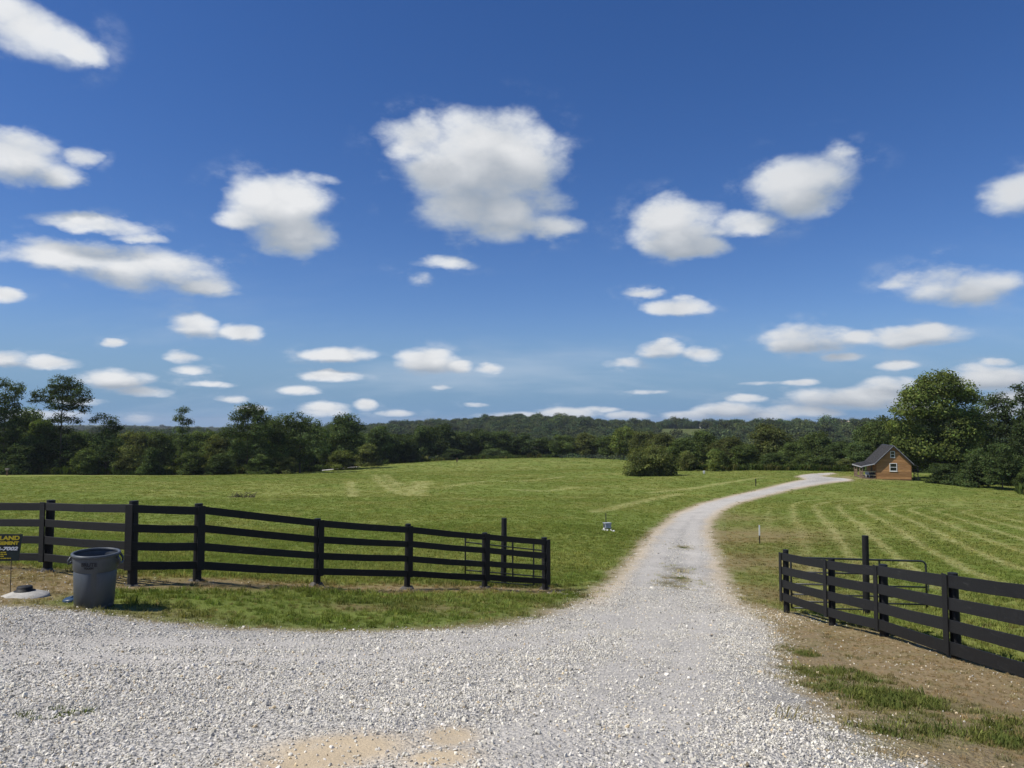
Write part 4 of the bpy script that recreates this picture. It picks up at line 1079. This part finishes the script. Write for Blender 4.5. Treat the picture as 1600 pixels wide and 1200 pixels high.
# small blue lid lying behind the can
def build_lid():
    p = hit(111, 941); o = MB().lathe([(0, .055), (.10, .055), (.125, .04), (.13, .0), (.12, -.01)], 24).lathe([(.02, .054), (.022, .07), (0, .072)], 12).build('plastic_lid', plain('blue_plastic', (.02, .05, .10), .4, .4, var=.1), None, True)
    o.location = (p[0]+.02, p[1], p[2]+.02); o.rotation_euler = (.1, -.1, 0); tag(o, 'small dark blue plastic lid on the ground left of the trash can', 'lid')
build_lid()
# ---------------------------------------------------------------- concrete tank cover
def build_cover():
    p = hit(38, 934); root = empty('tank_cover', (p[0]*(p[1]+.12)/p[1], p[1]+.12, p[2]-.03)); root.scale = (.93, .93, .9); tag(root, 'low round concrete tank cover with black cap, left of the trash can', 'tank cover')
    MB().lathe([(.36, -.1), (.36, .03), (.345, .05), (.14, .125), (.0, .127)], 40).build('cone', plain('weathered_concrete', (.42, .40, .355), .92, .15, var=.16, scale=7, bscale=60, bstr=.5), root, True)
    MB().lathe([(.15, .115), (.155, .125), (.13, .135), (.115, .135), (.115, .185), (.108, .195), (0, .195)], 28).build('cap', plain('black_iron', (.02, .02, .02), .6, .3, var=.2), root, True)
build_cover()
# ---------------------------------------------------------------- sign
def text_mesh(txt, size, mat, bold=0.0, shear=0.0, width=None):
    cu = bpy.data.curves.new('lettering', 'FONT'); cu.body = txt; cu.size = size; cu.extrude = .0012; cu.offset = bold; cu.shear = shear; cu.align_x = 'RIGHT'
    tmp = bpy.data.objects.new('lettering', cu); COL.objects.link(tmp); bpy.context.view_layer.update()
    me = bpy.data.meshes.new_from_object(tmp.evaluated_get(bpy.context.evaluated_depsgraph_get())); bpy.data.objects.remove(tmp)
    me.materials.clear(); me.materials.append(mat)
    if width:
        xs = [v.co.x for v in me.vertices]; k = width/(max(xs)-min(xs)); mx = max(xs)
        for v in me.vertices: v.co.x = (v.co.x-mx)*k
    return me
def build_sign():
    d = 11.6; s = d/F_PX
    right = at(34.5, 835, d); x0 = right[0]; ztop = right[2]; W, Hh = .61, .41
    x, y = x0-W, d; zg = gz(x0-W/2, d)
    root = empty('yard_sign', (x0-W/2, d, zg), math.radians(4)); tag(root, 'small dark yard sign with yellow and white lettering on wire legs, left edge', 'sign')
    zt = ztop-zg; zb = zt-Hh
    skew = .055                                           # the sheet leans, its lower edge pushed left
    mb = MB(); vs = []
    for yy in (-.004, .004):
        vs += [(-W/2-skew, yy, zb), (W/2-skew, yy, zb), (W/2, yy, zt), (-W/2, yy, zt+.012)]
    mb.add(vs, [(0, 1, 2, 3), (7, 6, 5, 4), (0, 4, 5, 1), (1, 5, 6, 2), (2, 6, 7, 3), (3, 7, 4, 0)])
    pan = mb.build('panel', plain('dark_green_sign', (.008, .018, .018), .45, .35, var=.2, scale=4, bstr=.03), root)
    MY = plain('yellow_print', (.46, .37, .03), .6, .2, var=.1); MWh = plain('white_print', (.62, .64, .66), .6, .2, var=.06)
    for txt, z, size, w, m, b, sh in (('M LAND', zt-.085, .085, .42, MY, .004, .05), ('MANAGEMENT', zt-.158, .066, .55, MY, .004, .1), ('92-7002', zt-.245, .072, .37, MWh, .003, .25)):
        me = text_mesh(txt[1:] if False else txt, size, m, b, sh, w); o = link(bpy.data.objects.new('lettering', me), pan)
        f = (zt-z)/Hh; o.location = (W/2-.03-skew*f, -.0065, z); o.rotation_euler = (math.radians(90), 0, 0)
    for i, (z, w, xe) in enumerate(((zt-.285, .30, .12), (zt-.315, .33, .13), (zt-.345, .26, .09), (zt-.378, .46, .19))):   # small print, too fine to read
        f = (zt-z)/Hh; mb = MB(); x1 = xe-skew*f; xx = x1-w; r_ = random.Random(i)
        while xx < x1-.01:
            l = r_.uniform(.012, .05); mb.box(xx, min(xx+l, x1), -.0062, -.005, z, z+.016); xx += l+.008
        mb.build('small_print', MY, pan)
    for sx in (-.2, .2):
        MB().tube([(sx-skew, 0.0, -.2), (sx-skew, 0.0, zb+.05)], .006, 6).build('wire_leg', M_GALV if False else plain('rusty_wire', (.06, .045, .035), .7, .3), root)
build_sign()
# ---------------------------------------------------------------- things standing in the field
M_WHITE = plain('white_paint', (.78, .78, .76), .6, .3, var=.05)
def build_box():
    p = hit(950, 829); z = p[2]; s = p[1]/F_PX
    root = empty('meter_box', (p[0], p[1], z), math.radians(16)); tag(root, 'small grey metal box on short legs beside the drive, white rubble below', 'utility box')
    W, H, D = 10*s, 7.6*s, 8*s; zb = 3.2*s
    body = MB().box(-W*.45, W*.55, 0, D, zb, zb+H).build('body', plain('grey_box', (.36, .38, .40), .5, .4, var=.08), root, bevel=.01)
    for k in range(4): MB().box(-W*.38, W*.48, -.012, .001, zb+H*(.14+.2*k), zb+H*(.2+.2*k)).build('louvre', plain('pale_louvre', (.55, .57, .6), .5, .4, var=.05) if k == 0 else bpy.data.materials['pale_louvre'], body)
    MB().box(-W*.45-.012, -W*.45+.001, D*.15, D*.85, zb+H*.2, zb+H*.85).build('side_panel', plain('dark_box_panel', (.05, .055, .07), .5, .4), body)
    MB().box(-W*.52, W*.60, -.03, D+.03, zb+H, zb+H+.025).build('lid', bpy.data.materials['grey_box'], root)
    for sx in (-W*.4, W*.5):
        for yy in (.03, D-.05): MB().box(sx-.02, sx+.02, yy, yy+.03, -.1, zb).build('leg', plain('dark_leg', (.03, .03, .03), .6) if sx < 0 and yy < .05 else bpy.data.materials['dark_leg'], root)
    st = MB().tube([(0, 0, -.2), (0, 0, 26*s)], .022, 8).build('stake', bpy.data.materials['dark_leg']); st.location = (p[0]-.05, p[1]+.45, gz(p[0]-.05, p[1]+.45)); tag(st, 'thin dark stake standing behind the small grey metal box', 'stake')
    rg = random.Random(2); me = [bm_ for bm_ in stone_protos(plain('white_rubble', (.74, .72, .69), .85, .2, var=.1), 5)]
    for k in range(14):
        o = link(bpy.data.objects.new('white_stone', me[k % 5].data)); rr = rg.uniform(.05, .13); xx = p[0]+rg.uniform(-.42, .28); yy = p[1]-.12+rg.uniform(-.35, .12)
        o.location = (xx, yy, gz(xx, yy)+rr*.35); o.scale = (rr*1.3, rr, rr*.8); o.rotation_euler = (rg.uniform(0, 6), rg.uniform(-.4, .4), rg.uniform(0, 6))
        tag(o, 'chunk of white rubble at the foot of the small grey metal box', 'stone', 'white rubble below the grey box')
build_box()
def marker(u, v, top, wpx, label, cols, name='marker_post', cat='post', d=None):
    p = hit(u, v) if d is None else np.array([(u-800)/F_PX*d, d, gz((u-800)/F_PX*d, d)])
    s = p[1]/F_PX; H = (v-top)*s; r = wpx*s/2
    root = empty(name, tuple(p)); tag(root, label, cat)
    mb = MB().box(-r*.8, r*.8, -r*.3, r*.3, -.2, H*.55); mb.build('stake', cols[0], root)
    MB().box(-r, r, -r*.45, r*.45, H*.45, H).build('plate', cols[1], root, bevel=.004)
M_BROWN = plain('weathered_brown', (.13, .085, .055), .85, .1, var=.25, stretch=(1, 1, .2))
M_DK = plain('dark_stake', (.035, .035, .03), .7, .2)
marker(1187, 850, 821, 1.9, 'white topped marker post beside the drive before the right fence', (M_DK, M_WHITE))
marker(1181, 760, 748, 1.6, 'thin dark stake on the far side of the drive bend', (M_DK, M_DK), 'survey_stake', 'stake')
marker(1100, 740.5, 735.5, 3.0, 'small white marker on the field crest before the middle trees', (M_WHITE, M_WHITE))
marker(396, 740, 735.5, 3.6, 'small white marker at the foot of the left treeline', (M_WHITE, M_WHITE))
marker(714, 722, 716, 2.4, 'small pale marker on the far field crest', (M_BROWN, M_BROWN))
def brown_post():
    p = hit(11, 743); s = p[1]/F_PX; root = empty('mailbox_post', tuple(p)); tag(root, 'brown mailbox post at the field edge, far left', 'post')
    MB().box(-.13, .13, -.1, .1, -.3, 9*s).build('post', M_BROWN, root); MB().box(-.28, .32, -.2, .2, 8.2*s, 11*s).build('box', plain('grey_brown', (.22, .19, .17), .8), root, bevel=.02)
brown_post()
def twig_pile():
    p = hit(380, 777); rg = random.Random(8); mb = MB()
    for k in range(46):
        a = rg.uniform(0, 6.28); x, y = rg.uniform(-1.1, 1.1), rg.uniform(-.5, .5); l = rg.uniform(.3, .9); h = rg.uniform(.05, .55)
        mb.tube([(x, y, 0), (x+l*.5*math.cos(a), y+l*.5*math.sin(a), h*.7), (x+l*math.cos(a), y+l*math.sin(a), h)], [.03, .022, .01], 4)
    o = mb.build('brush_pile', plain('dead_twig', (.085, .07, .045), .9)); o.location = tuple(p); tag(o, 'low heap of dead twigs lying in the left field', 'brush pile')
twig_pile()
def utility_pole():
    d = 262.0; x = (841-800)/F_PX*d; z = gz(x, d); H = at(841, 689.5, d)[2]-z
    root = empty('utility_pole', (x, d, z)); tag(root, 'lone wooden utility pole beyond the far field crest', 'utility pole')
    MB().tube([(0, 0, -.5), (0, 0, H)], [.24, .17], 8).build('pole', plain('pole_wood', (.30, .24, .18), .9, .1, var=.2), root)
    MB().tube([(0, 0, H*.8), (1.0, 0, H*.15)], [.05, .05], 5).build('guy_wire', M_GALV, root)
    MB().tube([(.25, -.1, H-1.2), (.25, -.1, H-.5)], .16, 8).build('transformer', M_GALV, root)
utility_pole()
def far_track():
    pts = W2([(478,737.5),(505,735.5),(530,733),(552,730.5),(572,727.5),(590,725)]); 
    vs = []; fs = []
    for i, p in enumerate(pts):
        t = pts[min(i+1, len(pts)-1)]-pts[max(i-1, 0)]; t = t/np.linalg.norm(t); n = np.array([t[1], -t[0]])
        for k in (-1.7, -.6, .6, 1.7): q = p+n*k; vs.append((q[0], q[1], gz(q[0], q[1])+.11+(.05 if abs(k) < 1 else 0)))
    for i in range(len(pts)-1):
        for k in range(3): fs.append((i*4+k, i*4+k+1, i*4+k+5, i*4+k+4))
    tag(MB().add(vs, fs).build('gravel_track', plain('track_gravel', (.45, .43, .40), .9, .1, var=.15, scale=.6)), 'pale gravel track at the foot of the left trees', kind='structure')
far_track()
# ---------------------------------------------------------------- cabin and far houses
def siding(name, a, b):
    m, g = material(name)
    tc = g.n('ShaderNodeTexCoord').outputs['Object']; oi = g.n('ShaderNodeObjectInfo').outputs['Random']
    q = g.v('ADD', tc, g.v('SCALE', (3, 5, 7), scale=oi)); n = g.noise(g.v('MULTIPLY', q, (.6, .6, 7)), 2.5, 6, .65)
    c = g.mix(g.mr(n, .3, .7), rgba(a), rgba(b)); c = g.v('SCALE', c, scale=g.mr(oi, 0, 1, .78, 1.2, 'LINEAR'))
    fb = principled(g, c, .7, .2, 0, bump(g, n, .3, .01)); finish(g, fb.outputs[0]); return m
def build_cabin():
    MS = siding('stained_pine', (.29, .15, .062), (.45, .25, .11)); MT = siding('pine_trim', (.20, .10, .045), (.28, .15, .07))
    MR = plain('grey_metal_roof', (.080, .076, .073), .55, .3, .1, var=.06, scale=2); MTR = plain('dark_roof_trim', (.03, .03, .034), .5, .4)
    MWt = M_WHITE; MG, g = material('window_glass')
    b = principled(g, (.012, .016, .018, 1), .06, .6); finish(g, b.outputs[0])
    MF = plain('block_foundation', (.24, .23, .22), .9, .1, var=.15, scale=4); MD = siding('deck_wood', (.17, .12, .08), (.26, .19, .13))
    d = 110.0; c = at(1396.5, 749, d); ang = math.atan2(-.25, .97)             # front wall faces the viewer, turned slightly left
    root = empty('cabin', (c[0], c[1], gz(c[0], c[1])), -math.atan2(.25, .97)); tag(root, 'small wooden cabin with steep grey metal roof at the drive end', 'cabin')
    z0 = c[2]-gz(c[0], c[1])+.02
    W, E, A, L = 2.36, 2.42, 4.84, 6.4                           # half width, eave, ridge, length
    # core walls
    core = MB().prism([(-W+.03, z0), (W-.03, z0), (W-.03, z0+E), (0, z0+A-.06), (-W+.03, z0+E)], .03, L-.03).build('wall', MS, root)
    MB().box(-W+.06, W-.06, .06, L-.06, -1.6, z0+.001).build('foundation', MF, root)
    # siding boards, one by one
    def half(z): return W if z <= E else W*(1-(z-E)/(A-E))
    bh = .37
    k = 0
    while k*bh < A-.15:
        za, zc = k*bh, min((k+1)*bh-.03, A-.02); ha, hc = half(za), half(zc)
        poly = [(-ha, z0+za), (ha, z0+za), (hc, z0+zc), (-hc, z0+zc)]
        if za < E < zc: poly = [(-W, z0+za), (W, z0+za), (W, z0+E), (hc, z0+zc), (-hc, z0+zc), (-W, z0+E)]
        MB().prism(poly, -.012, .029).build('siding_board', MS, root)
        if zc < E:
            for s in (-1, 1): MB().box(min(s*W, s*(W-.029)), max(s*W, s*(W-.029)), .031, L, z0+za, z0+zc).build('siding_board', MS, root)
        k += 1
    for s in (-1, 1): MB().box(s*(W+.015)-.06, s*(W+.015)+.06, -.035, -.013, z0-.02, z0+E-.1).build('corner_trim', MT, root)
    MB().box(-W-.02, W+.02, -.04, -.013, z0-.16, z0+.02).build('skirt_board', siding('dark_skirt', (.10, .055, .03), (.14, .08, .045)), root)
    # windows
    def window(cx, cz, w, h):
        f = .075; y0, y1 = -.07, -.0125
        win = MB().box(cx-w/2, cx-w/2+f, y0, y1, cz-h/2, cz+h/2).box(cx+w/2-f, cx+w/2, y0, y1, cz-h/2, cz+h/2).box(cx-w/2+f, cx+w/2-f, y0, y1, cz+h/2-f, cz+h/2).box(cx-w/2+f, cx+w/2-f, y0, y1, cz-h/2, cz-h/2+f).build('window', MWt, root)
        MB().box(cx-w/2+f, cx+w/2-f, y0+.015, y1-.01, cz-.03, cz+.03).build('meeting_rail', MWt, win)
        for a, b_ in ((cz-h/2+f, cz-.03), (cz+.03, cz+h/2-f)): MB().box(cx-w/2+f, cx+w/2-f, -.035, -.025, a, b_).build('pane', MG, win)
        MB().box(cx-w/2-.05, cx+w/2+.05, y0-.03, y1, cz-h/2-.05, cz-h/2-.001).build('sill', MWt, win)
    window(-.02, z0+1.78, 1.0, 1.2); window(-.08, z0+3.68, .62, .95)
    # roof: two slopes with standing ribs, broken to the porch on the left and a lean-to on the right
    ov, th = .42, .09
    def slab(name, p0, p1, y0, y1, mat, ribs=True, t=th):
        (x0, za), (x1, zb) = p0, p1; dx, dz = x1-x0, zb-za; l = math.hypot(dx, dz); nx, nz = -dz/l, dx/l
        if nz < 0: nx, nz = -nx, -nz
        o = MB().prism([(x0, za), (x1, zb), (x1+nx*t, zb+nz*t), (x0+nx*t, za+nz*t)], y0, y1).build(name, mat, root)
        if ribs:
            yy = y0+.12
            while yy < y1-.05:
                mb = MB(); q = t+.035
                mb.prism([(x0+nx*(t-.002), za+nz*(t-.002)), (x1+nx*(t-.002), zb+nz*(t-.002)), (x1+nx*q, zb+nz*q), (x0+nx*q, za+nz*q)], yy-.025, yy+.025)
                mb.build('roof_rib', mat, o); yy += .30
        return o
    sl = (A-E)/W
    slab('roof', (-W-.30, z0+E-.30*sl+.06), (0.0, z0+A+.06), -ov, L+ov, MR)
    slab('roof', (W+.28, z0+E-.28*sl+.06), (0.03, z0+A+.055), -ov, L+ov, MR)
    MB().prism([(-.14, z0+A-.02+.04), (0, z0+A+.10+.1), (.14, z0+A-.02+.04), (0, z0+A+.04)], -ov-.02, L+ov+.02).build('ridge_cap', MTR, root)
    for s in (-1, 1):                                              # rake boards along the gable
        MB().prism([(s*(W+.30), z0+E-.30*sl-.06), (0, z0+A-.06), (0, z0+A+.17), (s*(W+.30), z0+E-.30*sl+.17)], -ov-.035, -ov-.004).build('rake_board', MTR, root)
        MB().prism([(s*(W+.30), z0+E-.30*sl+.12), (0, z0+A+.12), (0, z0+A+.18), (s*(W+.30), z0+E-.30*sl+.18)], -ov-.05, -ov-.036).build('rake_trim', plain('pale_flashing', (.4, .4, .42), .45, .5, var=.05) if s < 0 else bpy.data.materials['pale_flashing'], root)
    pe = -W-2.05; pz = z0+E-.62
    slab('porch_roof', (pe, pz), (-W-.22, z0+E-.2), -ov-.0, L+ov, MR)
    MB().box(pe-.02, pe+.03, -ov-.03, L+ov, pz-.12, pz+.03).build('porch_fascia', bpy.data.materials['pale_flashing'], root)
    MB().prism([(pe, pz-.03), (-W-.2, z0+E-.23), (-W-.2, z0+E-.08), (pe, pz+.12)], -ov-.03, -ov-.004).build('porch_fascia', bpy.data.materials['pale_flashing'], root)
    MB().bar((pe+.2, .1, pz-.09), (pe+.2, L-.1, pz-.09), .12, .16).build('porch_beam', MD, root)
    # porch deck, posts and rails
    MB().box(pe+.1, -W-.03, 0, L, z0+.02, z0+.12).build('porch_deck', MD, root)
    ps = [(pe+.2, yy) for yy in (.1, 2.2, 4.3, L-.1)]
    for (x, y) in ps: MB().box(x-.06, x+.06, y-.06, y+.06, -1.0, pz-.02).build('porch_post', MD, root)
    for i in range(3):
        if i == 1: continue
        for z in (.45, .95): MB().bar((pe+.2, ps[i][1]+.06, z0+.1+z), (pe+.2, ps[i+1][1]-.06, z0+.1+z), .05, .09).build('porch_rail', MD, root)
        y = ps[i][1]+.25
        while y < ps[i+1][1]-.1: MB().box(pe+.18, pe+.22, y-.02, y+.02, z0+.12, z0+1.0).build('baluster', MD, root); y += .24
    for z in (.45, .95): MB().bar((pe+.26, .1, z0+.1+z), (-W-.06, .1, z0+.1+z), .05, .09).build('porch_rail', siding('new_rail', (.42, .36, .22), (.5, .44, .28)) if z < .5 else bpy.data.materials['new_rail'], root)
    MB().box(-W-.05, -W-.001, 2.6, 3.6, z0+.12, z0+2.15).build('door', plain('dark_door', (.05, .04, .035), .5), root)
    # lean-to on the right
    slab('lean_to_roof', (W+1.15, z0+E-.55), (W+.2, z0+E-.2), .3, L-.3, MR, False, .05)
    for y in (.45, 2.6, L-.5): MB().box(W+.98, W+1.08, y-.05, y+.05, -1.8, z0+E-.53).build('lean_to_post', MTR, root)
    for z in (.25, .75, 1.0): MB().bar((W+1.03, .5, z0+z), (W+1.03, 2.55, z0+z), .05, .08).build('lean_to_rail', MTR, root)
    MB().tube([(1.35, 2.6, z0+3.3), (1.35, 2.6, z0+4.15)], .11, 10).build('vent_pipe', MWt, root); MB().lathe([(0, 0), (.16, -.02), (.16, .06), (0, .14)], 12, (1.35, 2.6, z0+4.15)).build('vent_cap', MWt, root)
    # things on and before the porch
    M = root.matrix_basis
    def place(o, x, y, z): o.location = Matrix.Rotation(root.rotation_euler.z, 4, 'Z') @ Vector((x, y, z)) + Vector(root.location); o.rotation_euler.z = root.rotation_euler.z
    ch = empty('porch_chair'); tag(ch, 'white chair standing on the cabin porch', 'chair')
    for (x, y) in ((-.22, -.2), (.22, -.2), (-.22, .2), (.22, .2)): MB().box(x-.03, x+.03, y-.03, y+.03, 0, .42).build('leg', MWt, ch)
    MB().box(-.27, .27, -.25, .25, .42, .48).build('seat', MWt, ch); MB().box(-.27, .27, .2, .25, .48, .95).build('backrest', MWt, ch); place(ch, -W-1.05, .75, z0+.12)
    gr = empty('barbecue_grill'); tag(gr, 'dark barbecue grill by the cabin porch corner', 'grill')
    MB().box(-.45, .45, -.25, .25, .5, .7).build('firebox', MTR, gr, bevel=.04); MB().lathe([(.26, .7), (.24, .85), (.12, .95), (0, .97)], 14).build('hood', MTR, gr, True)
    for x in (-.35, .35): MB().box(x-.03, x+.03, -.2, .2, 0, .5).build('leg', MTR, gr)
    place(gr, -W-.42, .5, z0+.12)
build_cabin()
def far_house(u, v, d, w, dep, h, rz, wall, roof, label):
    x, y = (u-800)/F_PX*d, d; z = max(gz(x, y), at(u, v, d)[2]-.5)
    z = gz(x, y); root = empty('house', (x, y, z), rz); tag(root, label, 'house', 'far houses on the wooded hill')
    MB().prism([(-w/2, -3), (w/2, -3), (w/2, h), (0, h+w*.3), (-w/2, h)], 0, dep).build('wall', wall, root)
    for s in (-1, 1): MB().prism([(s*(w/2+.5), h-.3), (0, h+w*.3), (0, h+w*.3+.25), (s*(w/2+.5), h-.05)], -.5, dep+.5).build('roof', roof, root)
    MG = bpy.data.materials['window_glass']
    for cx in (-w*.25, w*.25): MB().box(cx-.6, cx+.6, -.06, .02, h*.35, h*.75).build('window', MG, root)
    for cy in (dep*.25, dep*.7): MB().box(-w/2-.06, -w/2+.02, cy-.6, cy+.6, h*.35, h*.75).build('window', MG, root)
_cream = plain('cream_wall', (.62, .60, .55), .7); _wht = plain('white_siding', (.75, .75, .74), .7); _groof = plain('grey_shingle', (.22, .20, .19), .8); _troof = plain('tan_shingle', (.36, .29, .22), .8)
far_house(1100, 661, 905, 6, 5, 5, .4, _wht, _groof, 'tiny white house on the hill crest above the middle trees')
far_house(1109, 661, 906, 4, 4, 3.5, .2, _wht, _groof, 'tinier white shed right of the white house on the hill crest')
far_house(1014, 659, 900, 9, 9, 5.5, .6, _cream, _groof, 'pale house at the left end of the hill clearing')
far_house(1326, 660, 860, 12, 14, 6, .9, _cream, _troof, 'tan roofed house among trees on the right hill')
# ---------------------------------------------------------------- air
def build_haze():
    zl, zh = float(GZ.min())-1.5, 34.0
    m, g = material('air'); v = g.n('ShaderNodeVolumePrincipled')
    v.inputs['Color'].default_value = (.80, .88, 1.0, 1); v.inputs['Density'].default_value = .00009; v.inputs['Anisotropy'].default_value = .15
    o = g.n('ShaderNodeOutputMaterial'); g.put(o.inputs['Volume'], v.outputs[0])
    h = MB().box(-6700, 6700, -6700, 6700, zl, zh).build('haze', m); tag(h, 'thin summer haze over the whole valley', 'haze', kind='stuff')
    print('haze', zl, zh, 'ground max', GZ.max())
build_haze()
